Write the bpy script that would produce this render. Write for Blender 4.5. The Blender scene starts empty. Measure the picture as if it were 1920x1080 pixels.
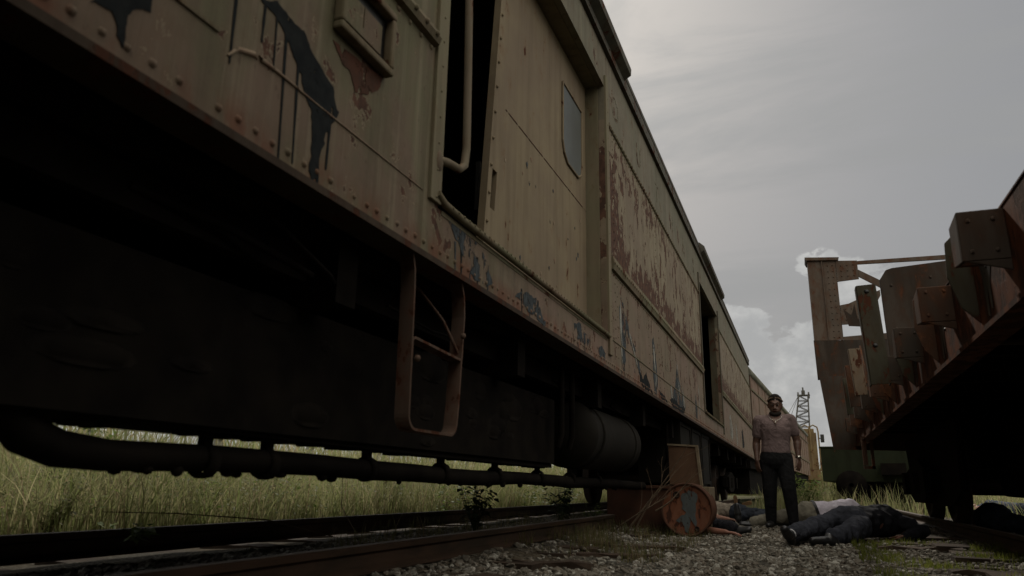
import bpy, bmesh, math, random
import numpy as np
from math import sin, cos, pi, radians, sqrt
from mathutils import Vector, Matrix, noise as mnoise
random.seed(7); rng = np.random.default_rng(7)
S = bpy.context.scene; COL = S.collection

# ------------------------------------------------------------------ camera
cd = bpy.data.cameras.new('camera'); cam = bpy.data.objects.new('camera', cd); COL.objects.link(cam)
R = Matrix(((0.92991862, 0.08063083, 0.35881755), (0.36727931, -0.25375661, -0.89482595), (0.01890176, 0.96390158, -0.26558704)))
cam.matrix_world = Matrix.Translation((0, 0, .48)) @ R.to_4x4()
cd.sensor_width = 36; cd.lens = 36 * 1340 / 1920; cd.clip_start = .05; cd.clip_end = 3000
cd.dof.use_dof = True; cd.dof.focus_distance = 9.6; cd.dof.aperture_fstop = 3.2
S.camera = cam
# ------------------------------------------------------------------ world, sun, exposure
SUN_AZ, SUN_EL = radians(-20), radians(39)          # azimuth from +Y towards +X
W = bpy.data.worlds.new('World'); S.world = W; W.use_nodes = True
nt = W.node_tree; nt.nodes.clear()
def wn(t, **k):
    n = nt.nodes.new(t)
    for a, b in k.items(): setattr(n, a, b)
    return n
def wl(a, b): nt.links.new(a, b)
out = wn('ShaderNodeOutputWorld'); bg = wn('ShaderNodeBackground'); wl(bg.outputs[0], out.inputs[0])
sky = wn('ShaderNodeTexSky', sky_type='NISHITA', sun_disc=False, sun_elevation=SUN_EL, sun_rotation=SUN_AZ, air_density=1.0, dust_density=4.0, ozone_density=1.0)
bg.inputs[1].default_value = .1
tc = wn('ShaderNodeTexCoord'); sep = wn('ShaderNodeSeparateXYZ'); wl(tc.outputs['Generated'], sep.inputs[0])
nrm = wn('ShaderNodeVectorMath', operation='NORMALIZE'); wl(tc.outputs['Generated'], nrm.inputs[0])
def wmath(op, a, b=0., c=0., clamp=False):
    n = wn('ShaderNodeMath', operation=op, use_clamp=clamp)
    for i, v in enumerate((a, b, c)):
        if isinstance(v, (int, float)): n.inputs[i].default_value = v
        else: wl(v, n.inputs[i])
    return n.outputs[0]
def wnoise(scale, det, sc=(1, 1, 1), loc=(0, 0, 0), rough=.55, dist=0, rot=0):
    m = wn('ShaderNodeMapping'); m.inputs['Scale'].default_value = sc; m.inputs['Location'].default_value = loc; m.inputs['Rotation'].default_value = (0, 0, rot)
    wl(tc.outputs['Generated'], m.inputs[0])
    n = wn('ShaderNodeTexNoise'); n.inputs['Scale'].default_value = scale; n.inputs['Detail'].default_value = det
    n.inputs['Roughness'].default_value = rough; n.inputs['Distortion'].default_value = dist
    wl(m.outputs[0], n.inputs[0]); return n.outputs['Fac']
def wmap(v, a, b, c, d):
    n = wn('ShaderNodeMapRange', interpolation_type='SMOOTHSTEP'); wl(v, n.inputs[0])
    for i, x in enumerate((a, b, c, d)): n.inputs[i + 1].default_value = x
    return n.outputs[0]
def wmix(f, a, b):
    n = wn('ShaderNodeMix', data_type='RGBA')
    for s_, v in ((n.inputs[0], f), (n.inputs[6], a), (n.inputs[7], b)):
        if isinstance(v, (int, float, tuple)): s_.default_value = v
        else: wl(v, s_)
    return n.outputs[2]
wisp = wmap(wnoise(2.2, 7, (.8, 2.2, 4.5), rough=.6, dist=.4, rot=.35), .38, .72, 0, 1)
veil = wmix(wmath('MULTIPLY_ADD', wisp, .14, .80), sky.outputs[0], (5.2, 5.3, 5.4, 1))
veil = wmix(wmath('MULTIPLY', wisp, .42), veil, (6.6, 6.6, 6.5, 1))
cum = wnoise(7.5, 9, (1, 1, 1.6), (3.1, .4, .2), rough=.58)
cb_ = wn('ShaderNodeVectorMath', operation='DOT_PRODUCT'); wl(nrm.outputs[0], cb_.inputs[0]); cb_.inputs[1].default_value = (-.05, .989, .14)
cum = wmath('ADD', cum, wmath('MULTIPLY', wmap(cb_.outputs['Value'], .955, .992, 0, 1), .13))
lim = wmath('SUBTRACT', cum, wmath('MULTIPLY', sep.outputs[2], 1.75))      # thins out with height
cmask = wmap(lim, .165, .20, 0, 1)
cshade = wmap(wnoise(11, 8, (1, 1, 1.3), (3.16, .43, .12), rough=.6), .38, .64, 0, 1)
ccol = wmix(cshade, (7.2, 7.3, 7.3, 1), (10.6, 10.6, 10.3, 1))
skyc = wmix(wmath('MULTIPLY', cmask, .85), veil, ccol)
# the hazy brightening round the veiled sun
sd = (cos(SUN_EL) * sin(SUN_AZ), cos(SUN_EL) * cos(SUN_AZ), sin(SUN_EL))
vd = wn('ShaderNodeVectorMath', operation='DOT_PRODUCT'); wl(nrm.outputs[0], vd.inputs[0]); vd.inputs[1].default_value = sd
glow = wmath('MULTIPLY', wmath('POWER', wmath('MAXIMUM', vd.outputs['Value'], 0.), 22.), .5)
skyc = wmix(glow, skyc, (9.6, 9.7, 9.5, 1))
# bright out-of-view cloud bank, added opposite the sun to raise the fill light
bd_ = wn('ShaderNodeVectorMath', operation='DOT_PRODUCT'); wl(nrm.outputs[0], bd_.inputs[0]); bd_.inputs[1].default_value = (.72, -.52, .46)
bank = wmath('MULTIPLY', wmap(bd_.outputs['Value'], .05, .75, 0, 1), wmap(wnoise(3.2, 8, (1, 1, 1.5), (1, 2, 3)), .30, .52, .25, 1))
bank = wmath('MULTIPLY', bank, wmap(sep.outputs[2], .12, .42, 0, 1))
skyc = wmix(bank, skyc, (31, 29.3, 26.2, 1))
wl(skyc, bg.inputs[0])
sl = bpy.data.lights.new('sun', 'SUN'); sl.energy = 3.6; sl.angle = radians(2.5); sl.color = (1, .93, .82)
so = bpy.data.objects.new('sun', sl); COL.objects.link(so)
so.rotation_euler = Vector(sd).to_track_quat('Z', 'Y').to_euler()
S.view_settings.view_transform = 'Standard'; S.view_settings.look = 'None'; S.view_settings.gamma = 1
S.view_settings.exposure = -.85
S.cycles.max_bounces = 6; S.cycles.sample_clamp_indirect = 4
try: S.cycles.use_denoising = True
except Exception: pass

# ------------------------------------------------------------------ material helpers
class Mat:
    def __init__(s, name, rough=.8, metal=0., spec=.3):
        s.m = bpy.data.materials.new(name); s.m.use_nodes = True; s.t = s.m.node_tree
        s.b = s.t.nodes['Principled BSDF']; s.b.inputs['Roughness'].default_value = rough
        s.b.inputs['Metallic'].default_value = metal; s.b.inputs['Specular IOR Level'].default_value = spec
        s.tc = s.t.nodes.new('ShaderNodeTexCoord')
        s._sep = None
    def put(s, sock, v):
        if v is None: return
        if isinstance(v, (int, float)): sock.default_value = v
        elif isinstance(v, tuple): sock.default_value = v if len(v) == 4 or sock.type == 'VECTOR' else (*v, 1)
        else: s.t.links.new(v, sock)
    def noise(s, scale, det=4, sc=(1, 1, 1), loc=(0, 0, 0), rough=.6, dist=0.):
        m = s.t.nodes.new('ShaderNodeMapping'); m.inputs['Scale'].default_value = sc; m.inputs['Location'].default_value = loc
        s.t.links.new(s.tc.outputs['Object'], m.inputs[0])
        n = s.t.nodes.new('ShaderNodeTexNoise'); n.inputs['Scale'].default_value = scale; n.inputs['Detail'].default_value = det
        n.inputs['Roughness'].default_value = rough; n.inputs['Distortion'].default_value = dist
        s.t.links.new(m.outputs[0], n.inputs[0]); return n.outputs['Fac']
    def math(s, op, a, b=0., c=0., clamp=False):
        n = s.t.nodes.new('ShaderNodeMath'); n.operation = op; n.use_clamp = clamp
        for i, v in enumerate((a, b, c)): s.put(n.inputs[i], v)
        return n.outputs[0]
    def rng(s, v, a, b, c=0., d=1., smooth=True):
        n = s.t.nodes.new('ShaderNodeMapRange'); n.interpolation_type = 'SMOOTHSTEP' if smooth else 'LINEAR'
        s.put(n.inputs[0], v)
        for i, x in enumerate((a, b, c, d)): n.inputs[i + 1].default_value = x
        return n.outputs[0]
    def mix(s, f, a, b):
        n = s.t.nodes.new('ShaderNodeMix'); n.data_type = 'RGBA'
        s.put(n.inputs[0], f); s.put(n.inputs[6], a); s.put(n.inputs[7], b); return n.outputs[2]
    def xyz(s):
        if not s._sep:
            s._sep = s.t.nodes.new('ShaderNodeSeparateXYZ'); s.t.links.new(s.tc.outputs['Object'], s._sep.inputs[0])
        return s._sep.outputs
    def island(s):
        return s.t.nodes.new('ShaderNodeNewGeometry').outputs['Random Per Island']
    def col(s, v): s.put(s.b.inputs['Base Color'], v)
    def rough(s, v): s.put(s.b.inputs['Roughness'], v)
    def bump(s, h, strength=.4, dist=.01):
        n = s.t.nodes.new('ShaderNodeBump'); n.inputs['Strength'].default_value = strength; n.inputs['Distance'].default_value = dist
        s.put(n.inputs['Height'], h); s.t.links.new(n.outputs[0], s.b.inputs['Normal'])

RUST = (.085, .033, .018); RUST2 = (.045, .020, .013)
def paint(name, c1, c2, rust=.62, soft=.03, seed=0., rough=.62, grime=.5, rustsc=6., rc=RUST, axis=1):
    m = Mat(name, rough=max(rough, .75), spec=.05)
    L = (seed, seed * 1.7, seed * .6)
    big = m.rng(m.noise(1.3, 5, loc=L), .35, .65)
    c = m.mix(big, c1, c2)
    stsc = (3, 9, .5) if axis == 1 else (9, 3, .5)
    st = m.rng(m.noise(1.6, 5, stsc, L, .65), .42, .72)
    c = m.mix(m.math('MULTIPLY', st, grime), c, (c1[0] * .42, c1[1] * .38, c1[2] * .36))
    n = m.noise(rustsc, 9, (1.2, 1.2, .6), L, .62, .3)
    mask = m.rng(n, rust, rust + soft)
    halo = m.rng(n, rust - .10, rust)
    c = m.mix(m.math('MULTIPLY', halo, .45), c, (c1[0] * .75, c1[1] * .55, c1[2] * .45))
    c = m.mix(mask, c, m.mix(m.noise(30, 4), rc, RUST2))
    m.col(c); m.rough(m.math('MULTIPLY_ADD', mask, .25, rough))
    m.bump(m.math('SUBTRACT', m.math('MULTIPLY', m.noise(26, 6), .3), mask), .5, .004)
    return m.m
def plain(name, c, c2=None, sc=8., rough=.85, bump=.3, bd=.004, det=5, spec=.12, stretch=(1, 1, 1)):
    m = Mat(name, rough=rough, spec=spec)
    n = m.noise(sc, det, stretch)
    m.col(m.mix(m.rng(n, .3, .7), c, c2 or tuple(x * .6 for x in c)))
    if bump: m.bump(m.noise(sc * 3, det, stretch), bump, bd)
    return m.m
def leafy(name, cols, trans=.5, rough=.6):
    m = Mat(name, rough=rough, spec=.25)
    i = m.island(); r = m.t.nodes.new('ShaderNodeValToRGB'); m.t.links.new(i, r.inputs[0])
    e = r.color_ramp.elements; e[0].color = (*cols[0], 1); e[1].color = (*cols[-1], 1)
    for k in range(1, len(cols) - 1):
        q = e.new(k / (len(cols) - 1)); q.color = (*cols[k], 1)
    patch = m.rng(m.noise(.55, 3), .35, .65)
    hs = m.t.nodes.new('ShaderNodeHueSaturation'); m.t.links.new(r.outputs[0], hs.inputs['Color'])
    m.put(hs.inputs['Value'], m.math('MULTIPLY_ADD', patch, .5, .75)); c = hs.outputs[0]
    m.col(c)
    tr = m.t.nodes.new('ShaderNodeBsdfTranslucent'); m.t.links.new(c, tr.inputs[0])
    mx = m.t.nodes.new('ShaderNodeMixShader'); mx.inputs[0].default_value = trans
    o = m.t.nodes['Material Output']
    m.t.links.new(m.b.outputs[0], mx.inputs[1]); m.t.links.new(tr.outputs[0], mx.inputs[2]); m.t.links.new(mx.outputs[0], o.inputs[0])
    return m.m

# wall of the near car: three bands of old paint, peeling above the lower belt and beside the door
def wall_material():
    m = Mat('peeling_wall_paint', rough=.75, spec=.12)
    x, y, z = m.xyz(); y = m.math('ADD', y, 11.)
    big = m.rng(m.noise(1.1, 5, loc=(3, 1, 2)), .38, .62)
    tan = m.mix(big, (.225, .190, .128), (.195, .155, .110))
    pink = m.mix(big, (.185, .130, .098), (.160, .128, .088))
    c = m.mix(m.rng(z, 2.215, 2.22), pink, tan)
    c = m.mix(m.rng(z, 3.43, 3.44), c, m.mix(big, (.140, .132, .092), (.165, .145, .105)))
    left = m.rng(y, 2.9, 3.2, 1, 0)
    c = m.mix(left, c, m.mix(m.rng(m.noise(2.2, 4, (1, 1, .5), (5, 5, 5)), .4, .6), (.125, .116, .066), (.150, .108, .076)))
    st = m.rng(m.noise(1.5, 6, (3, 10, .45), (1, 2, 3), .68), .45, .75)
    c = m.mix(m.math('MULTIPLY', st, .5), c, (.06, .048, .03))
    st2 = m.rng(m.noise(1.2, 4, (2, 14, .3), (9, 4, 1), .6), .56, .75)
    c = m.mix(m.math('MULTIPLY', st2, .3), c, (.30, .26, .18))
    mot = m.rng(m.noise(5.5, 9, (1, 1, .8), (6, 2, 9), .7), .42, .68); c = m.mix(m.math('MULTIPLY', mot, .38), c, (.075, .060, .038))
    fl = m.rng(m.noise(24, 6, (1, 1, .6), (1, 5, 2), .7), .60, .68); c = m.mix(m.math('MULTIPLY', fl, .5), c, (.06, .04, .028))
    n = m.noise(9, 10, (1, 1, .72), (2, 7, 5), .64, .35)
    nb = m.noise(2.3, 6, (1, 1, .8), (8, 1, 5), .6, .3)
    zone = m.math('MULTIPLY', m.rng(z, 2.2, 2.24), m.rng(z, 2.28, 2.66, 1, 0))
    zone = m.math('MAXIMUM', zone, m.math('MULTIPLY', m.rng(y, 5.45, 6.05, 1, 0), m.math('MULTIPLY', m.rng(z, 2.2, 2.24), m.rng(z, 3.0, 3.35, 1, 0))))
    zone = m.math('MULTIPLY', zone, m.rng(y, 5.2, 5.3))
    mid = m.math('MULTIPLY', m.rng(z, 2.2, 2.24), m.rng(z, 3.36, 3.42, 1, 0))
    amt = m.math('ADD', n, m.math('MULTIPLY', zone, .175)); amt = m.math('ADD', amt, m.math('MULTIPLY', mid, .035))
    amt = m.math('ADD', amt, m.math('MULTIPLY', m.math('SUBTRACT', nb, .5), .55))
    amt = m.math('SUBTRACT', amt, m.math('MULTIPLY', left, .03)); amt = m.math('SUBTRACT', amt, m.math('MULTIPLY', m.rng(z, 3.42, 3.45), .05))
    mask = m.rng(amt, .60, .615)
    edge = m.math('MULTIPLY', m.rng(amt, .582, .60), m.math('SUBTRACT', 1., mask))
    c = m.mix(m.math('MULTIPLY', edge, .6), c, (.34, .30, .21))
    halo = m.rng(amt, .49, .60); c = m.mix(m.math('MULTIPLY', halo, .3), c, (.12, .075, .045))
    rc = m.mix(m.rng(m.noise(20, 5), .35, .65), (.105, .056, .038), (.055, .032, .024))
    c = m.mix(mask, c, rc)
    lip = m.math('MULTIPLY', m.rng(z, 1.37, 1.48, 1, 0), m.rng(m.noise(9, 6, (1, 1, .4), (4, 4, 4)), .42, .62))
    c = m.mix(m.math('MULTIPLY', lip, .8), c, (.13, .055, .032))
    m.col(c); m.rough(m.math('MULTIPLY_ADD', mask, .2, .7))
    m.bump(m.math('SUBTRACT', m.math('MULTIPLY', m.noise(3, 4), 1.2), m.math('MULTIPLY', mask, .8)), .55, .006)
    return m.m
M = {}
M['wall'] = wall_material()
M['frame'] = paint('worn_olive_trim_paint', (.120, .112, .066), (.165, .125, .085), .60, seed=2)
M['door'] = paint('faded_tan_door_paint', (.205, .165, .105), (.165, .128, .088), .67, seed=4, grime=.35, rustsc=9)
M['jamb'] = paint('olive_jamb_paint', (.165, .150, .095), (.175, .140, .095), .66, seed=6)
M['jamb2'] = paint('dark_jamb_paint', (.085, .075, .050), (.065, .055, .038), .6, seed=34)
M['lip'] = paint('dark_rusty_lip', (.055, .040, .028), (.040, .030, .022), .55, seed=33, rc=(.07, .032, .02))
M['roof'] = paint('sooty_roof_paint', (.10, .095, .075), (.065, .06, .05), .58, seed=8)
M['red'] = paint('faded_reddish_car_paint', (.200, .135, .100), (.165, .125, .090), .62, seed=9, rustsc=3)
M['redroof'] = paint('weathered_grey_green_roof', (.19, .19, .15), (.14, .14, .11), .66, seed=10)
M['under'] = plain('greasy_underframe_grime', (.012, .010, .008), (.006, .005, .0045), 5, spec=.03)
M['steel'] = plain('dark_rusty_steel', (.040, .026, .018), (.018, .014, .012), 7, rough=.7)
def railmat():
    m = Mat('rail_rust', rough=.7, spec=.15); g_ = m.t.nodes.new('ShaderNodeNewGeometry'); sp = m.t.nodes.new('ShaderNodeSeparateXYZ'); m.t.links.new(g_.outputs['True Normal'], sp.inputs[0])
    c = m.mix(m.rng(m.noise(9, 6, (1, .25, 1)), .35, .65), (.075, .045, .029), (.040, .028, .019))
    m.col(m.mix(m.math('MULTIPLY', m.rng(sp.outputs[2], .9, .97), m.rng(m.xyz()[2], .12, .13)), c, (.20, .17, .15))); m.bump(m.noise(40, 4, (1, .3, 1)), .4, .003); return m.m
M['railside'] = railmat()
M['strap'] = paint('reddish_step_paint', (.125, .080, .060), (.085, .060, .045), .56, seed=12, rustsc=14)
M['rail_tube'] = paint('worn_handrail_paint', (.175, .135, .10), (.14, .12, .08), .6, seed=13, rustsc=12)
M['rustcar'] = paint('thickly_rusted_flatcar_paint', (.105, .062, .042), (.055, .040, .030), .50, soft=.1, seed=15, rc=(.22, .095, .045), grime=.8)
M['sill'] = paint('streaked_orange_rust_sill', (.135, .052, .024), (.060, .034, .021), .46, soft=.1, seed=29, rc=(.05, .03, .02), grime=.95, rustsc=7)
M['rustdark'] = paint('dark_rusty_plate', (.070, .054, .042), (.048, .040, .032), .54, soft=.12, seed=16, rc=(.13, .055, .028), grime=.7)
M['post'] = paint('weathered_bulkhead_paint', (.125, .095, .072), (.085, .070, .055), .55, soft=.12, seed=26, rc=(.15, .07, .04), grime=.7)
M['stake'] = paint('green_stake_paint', (.062, .062, .042), (.060, .050, .036), .55, seed=17, rustsc=9)
M['palestake'] = paint('pale_stake_paint', (.20, .17, .12), (.14, .10, .07), .56, seed=18, rustsc=9)
M['greencar'] = paint('dark_green_car_paint', (.026, .031, .017), (.020, .024, .014), .68, seed=19)
M['yellow'] = paint('faded_yellow_paint', (.235, .175, .085), (.18, .125, .07), .60, seed=20, rustsc=4)
M['boom'] = plain('grey_boom_steel', (.12, .115, .10), (.07, .065, .055), 3)
M['black'] = plain('black_tar_paint', (.012, .014, .015), (.020, .022, .022), 18, rough=.85, spec=.04)
M['tar_and_shadow'] = plain('glossy_tar_and_recess_shadow', (.008, .008, .008), (.015, .014, .012), 20, rough=.35, spec=.35)
M['blue'] = plain('blue_grey_spray_paint', (.070, .080, .085), (.03, .035, .037), 30, rough=.8, spec=.06, stretch=(1, 2, .5))
M['white'] = plain('scuffed_white_spray_paint', (.30, .30, .27), (.14, .13, .10), 25, rough=.6, stretch=(1, 2, .5))
M['scratch'] = plain('pale_scratch', (.25, .20, .14), (.20, .13, .09), 20)
M['rustpatch'] = plain('rust_run', (.085, .036, .022), (.055, .03, .02), 12)
M['letter'] = paint('ghosted_lettering', (.215, .20, .145), (.17, .155, .11), .55, seed=21, rustsc=12)
M['glass'] = plain('dusty_pale_glass', (.105, .115, .110), (.085, .09, .085), 3, rough=.35, bump=0)
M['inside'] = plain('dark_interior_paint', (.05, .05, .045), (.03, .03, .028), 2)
M['tie'] = plain('weathered_tie_wood', (.075, .052, .036), (.035, .025, .018), 14, stretch=(.2, 1, 1))
M['tie2'] = plain('reddish_board_wood', (.085, .058, .040), (.045, .032, .024), 14, stretch=(.2, 1, 1))
M['barrel'] = None
M['cardboard'] = plain('dull_brown_board', (.120, .068, .040), (.085, .050, .031), 3)
M['boxwood'] = plain('rust_brown_box', (.090, .042, .026), (.055, .030, .020), 5)
M['boxpale'] = plain('pale_box_end', (.20, .16, .105), (.13, .10, .065), 6)
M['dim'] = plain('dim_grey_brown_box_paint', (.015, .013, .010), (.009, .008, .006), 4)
M['twig'] = plain('dry_branch_bark', (.16, .115, .075), (.09, .065, .045), 20)
M['tank'] = paint('olive_air_tank_paint', (.034, .029, .020), (.022, .019, .014), .64, seed=23)

M['barrel'] = paint('rusty_orange_lid', (.185, .080, .046), (.120, .056, .037), .54, soft=.05, seed=31, rustsc=11, rc=(.075, .035, .024), grime=.7)
M['greypaint'] = paint('peeling_grey_blue_paint', (.105, .118, .116), (.08, .09, .09), .60, seed=32, rustsc=22)
def fabric(name, c, k=.55, sc=14):
    m = Mat(name, rough=.92, spec=.15)
    m.col(m.mix(m.rng(m.noise(sc, 4), .3, .7), c, tuple(v * k for v in c)))
    w = m.noise(7, 3, (1, 1, 1), (0, 0, 0), .5, 1.6); m.bump(m.math('ADD', m.math('MULTIPLY', w, 1.), m.math('MULTIPLY', m.noise(150, 2), .05)), .8, .03); return m.m
def skin(name, c): return plain(name, c, tuple(v * .75 for v in c), 12, rough=.5, bump=.15, spec=.4)
M['darkskin'] = skin('dark_brown_skin', (.115, .062, .043)); M['paleskin'] = skin('pale_skin', (.33, .18, .13)); M['ruddyskin'] = skin('ruddy_skin', (.26, .12, .08))
M['tee'] = fabric('mauve_brown_tee', (.175, .128, .122), .82); M['blackcloth'] = fabric('black_trousers', (.016, .016, .017)); M['navy'] = fabric('navy_cloth', (.050, .053, .066), .5)
M['blacksuit'] = fabric('black_jacket', (.018, .018, .022)); M['khaki'] = fabric('khaki_cloth', (.24, .22, .17), .8); M['lilac'] = fabric('pale_lilac_shirt', (.62, .57, .64), .85)
M['beige'] = fabric('beige_top', (.26, .22, .17), .8); M['denim'] = fabric('dark_denim', (.03, .035, .045)); M['bluegrey'] = fabric('slate_blue_shirt', (.07, .08, .11), .8)
M['greysole'] = plain('worn_grey_sole', (.17, .15, .115), (.10, .088, .068), 40)
M['sole'] = plain('dark_rubber_sole', (.06, .052, .04), (.03, .026, .02), 40); M['tansole'] = plain('tan_rubber_sole', (.28, .17, .09), (.2, .12, .07), 25)
M['leather'] = plain('black_leather', (.012, .011, .011), (.02, .02, .02), 10, rough=.35, spec=.5); M['sock'] = plain('pale_sock', (.5, .5, .5), (.4, .4, .4), 20)
M['hair'] = plain('black_hair', (.012, .010, .009), (.02, .016, .013), 60, bump=.8); M['band'] = plain('tan_headband', (.20, .14, .09), (.14, .1, .07), 20)
M['chain'] = Mat('silver_chain', rough=.25, metal=1.).m; M['chain'].node_tree.nodes['Principled BSDF'].inputs['Base Color'].default_value = (.75, .72, .62, 1)
M['eye'] = plain('eye_white', (.2, .18, .16), (.18, .16, .14), 5, bump=0); M['lips'] = plain('brown_lips', (.10, .045, .035), (.08, .04, .03), 30, bump=0)
M['grass'] = leafy('tall_grass', [(.15, .18, .055), (.27, .275, .12), (.38, .33, .19), (.20, .235, .085), (.25, .26, .125), (.26, .19, .12)], .6)
M['weedleaf'] = leafy('weed_leaves', [(.07, .11, .025), (.13, .18, .045), (.20, .23, .075)], .5)
M['vinedark'] = leafy('dark_vine_leaves', [(.02, .035, .012), (.03, .05, .016)], .15)
M['lawn'] = leafy('fresh_short_grass', [(.10, .13, .02), (.16, .19, .03), (.21, .20, .06)], .55)
M['drygrass'] = leafy('dry_grass', [(.20, .15, .085), (.14, .12, .05), (.10, .12, .035)], .4)
M['fencewhite'] = plain('grey_white_metal', (.42, .41, .38), (.32, .31, .28), 3)
M['lamp'] = plain('dark_lamp_housing', (.05, .05, .045), None, 5)

def ragged(m, sc=16., thr=.44, st=(1, 1, .6), soft=.03):      # paint that has flaked off in places
    t = m.node_tree; o = t.nodes['Material Output']; src = o.inputs[0].links[0].from_socket
    tc_ = t.nodes.new('ShaderNodeTexCoord'); mp = t.nodes.new('ShaderNodeMapping'); mp.inputs['Scale'].default_value = st; n = t.nodes.new('ShaderNodeTexNoise')
    n.inputs['Scale'].default_value = sc; n.inputs['Detail'].default_value = 9; n.inputs['Roughness'].default_value = .66
    t.links.new(tc_.outputs['Object'], mp.inputs[0]); t.links.new(mp.outputs[0], n.inputs[0])
    g_ = t.nodes.new('ShaderNodeMapRange'); t.links.new(n.outputs['Fac'], g_.inputs[0]); g_.inputs[1].default_value = thr; g_.inputs[2].default_value = thr + soft
    tr = t.nodes.new('ShaderNodeBsdfTransparent'); mx = t.nodes.new('ShaderNodeMixShader'); t.links.new(g_.outputs[0], mx.inputs[0]); t.links.new(tr.outputs[0], mx.inputs[1]); t.links.new(src, mx.inputs[2]); t.links.new(mx.outputs[0], o.inputs[0])
ragged(M['black'], 14, .38); ragged(M['blue'], 13, .47); ragged(M['white'], 17, .46, (1, 1, .35)); ragged(M['rustpatch'], 16, .42); ragged(M['letter'], 16, .47); ragged(M['scratch'], 25, .40); ragged(M['greypaint'], 20, .36)
# ------------------------------------------------------------------ mesh helpers
class MB:
    def __init__(s): s.v = []; s.f = []; s.sm = []
    def add(s, vs, fs, smooth=False):
        o = len(s.v); s.v += [tuple(p) for p in vs]; s.f += [tuple(i + o for i in f) for f in fs]; s.sm += [smooth] * len(fs); return s
    def box(s, x0, x1, y0, y1, z0, z1):
        a = [(x, y, z) for z in (z0, z1) for y in (y0, y1) for x in (x0, x1)]
        return s.add(a, [(0, 2, 3, 1), (4, 5, 7, 6), (0, 1, 5, 4), (2, 6, 7, 3), (0, 4, 6, 2), (1, 3, 7, 5)])
    def obox(s, c, ux, uy, uz, hx, hy, hz):
        c, ux, uy, uz = Vector(c), Vector(ux).normalized(), Vector(uy).normalized(), Vector(uz).normalized()
        a = [c + ux * hx * i + uy * hy * j + uz * hz * k for k in (-1, 1) for j in (-1, 1) for i in (-1, 1)]
        return s.add(a, [(0, 2, 3, 1), (4, 5, 7, 6), (0, 1, 5, 4), (2, 6, 7, 3), (0, 4, 6, 2), (1, 3, 7, 5)])
    def tube(s, pts, r, n=8, cap=True):
        pts = [Vector(p) for p in pts]; rs = r if isinstance(r, (list, tuple)) else [r] * len(pts)
        vs = []; prev = None
        for i, p in enumerate(pts):
            t = (pts[min(i + 1, len(pts) - 1)] - pts[max(i - 1, 0)]).normalized()
            if prev is None: a = t.orthogonal().normalized()
            else: a = (prev - t * prev.dot(t)).normalized()
            prev = a; b = t.cross(a)
            vs += [p + (a * cos(2 * pi * k / n) + b * sin(2 * pi * k / n)) * rs[i] for k in range(n)]
        fs = [(i * n + k, i * n + (k + 1) % n, (i + 1) * n + (k + 1) % n, (i + 1) * n + k) for i in range(len(pts) - 1) for k in range(n)]
        s.add(vs, fs, True)
        if cap: s.add(vs[:n], [tuple(range(n))[::-1]]); s.add(vs[-n:], [tuple(range(n))])
        return s
    def lathe(s, c, axis, prof, n=28):            # prof: (distance along axis, radius)
        c, ax = Vector(c), Vector(axis).normalized(); a = ax.orthogonal().normalized(); b = ax.cross(a)
        vs = [c + ax * d + (a * cos(2 * pi * k / n) + b * sin(2 * pi * k / n)) * max(r, 1e-4) for d, r in prof for k in range(n)]
        fs = [(i * n + k, i * n + (k + 1) % n, (i + 1) * n + (k + 1) % n, (i + 1) * n + k) for i in range(len(prof) - 1) for k in range(n)]
        return s.add(vs, fs, True)
    def ball(s, c, r, n=8, m=6, sc=(1, 1, 1)):
        c = Vector(c); vs = [c + Vector((r * sc[0] * sin(pi * j / m) * cos(2 * pi * k / n), r * sc[1] * sin(pi * j / m) * sin(2 * pi * k / n), r * sc[2] * cos(pi * j / m))) for j in range(m + 1) for k in range(n)]
        fs = [(j * n + k, (j + 1) * n + k, (j + 1) * n + (k + 1) % n, j * n + (k + 1) % n) for j in range(m) for k in range(n)]
        return s.add(vs, fs, True)
    def rivet(s, x, y, z, r=.012, d=1):           # dome on a wall facing +X
        n = 6; vs = [(x, y + r * cos(2 * pi * k / n), z + r * sin(2 * pi * k / n)) for k in range(n)]
        vs += [(x + d * r * .55, y + .6 * r * cos(2 * pi * k / n), z + .6 * r * sin(2 * pi * k / n)) for k in range(n)]
        return s.add(vs, [(k, (k + 1) % n, n + (k + 1) % n, n + k) for k in range(n)] + [tuple(range(n, 2 * n))], True)
    def prism(s, poly, a0, a1, ax='x'):           # extrude a 2D outline along an axis
        def P(u, v, a): return {'x': (a, u, v), 'y': (u, a, v), 'z': (u, v, a)}[ax]
        n = len(poly); vs = [P(u, v, a0) for u, v in poly] + [P(u, v, a1) for u, v in poly]
        return s.add(vs, [tuple(range(n))[::-1], tuple(range(n, 2 * n))] + [(k, (k + 1) % n, n + (k + 1) % n, n + k) for k in range(n)])
    def build(s, name, mat, parent=None, bevel=0, loc=None):
        me = bpy.data.meshes.new(name); inv = None
        vs = s.v
        if parent is not None and not parent.get('_local'):
            inv = parent['_inv'] if '_inv' in parent else None
        if parent is not None and parent.name in ROOTM:
            im = ROOTM[parent.name].inverted(); vs = [im @ Vector(p) for p in vs]
        elif loc is not None: vs = [Vector(p) - Vector(loc) for p in vs]
        me.from_pydata([tuple(p) for p in vs], [], s.f); me.update()
        bm = bmesh.new(); bm.from_mesh(me); bmesh.ops.recalc_face_normals(bm, faces=bm.faces); 
        bm.to_mesh(me); bm.free()
        me.polygons.foreach_set('use_smooth', s.sm if len(s.sm) == len(me.polygons) else [False] * len(me.polygons))
        me.materials.append(mat)
        o = bpy.data.objects.new(name, me); COL.objects.link(o)
        if loc is not None: o.location = loc
        if parent is not None:
            o.parent = parent; ROOTM[o.name] = ROOTM.get(parent.name, Matrix.Identity(4))
        if bevel:
            b = o.modifiers.new('bevel', 'BEVEL'); b.width = bevel; b.segments = 2; b.limit_method = 'ANGLE'
        return o
ROOTM = {}
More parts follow.
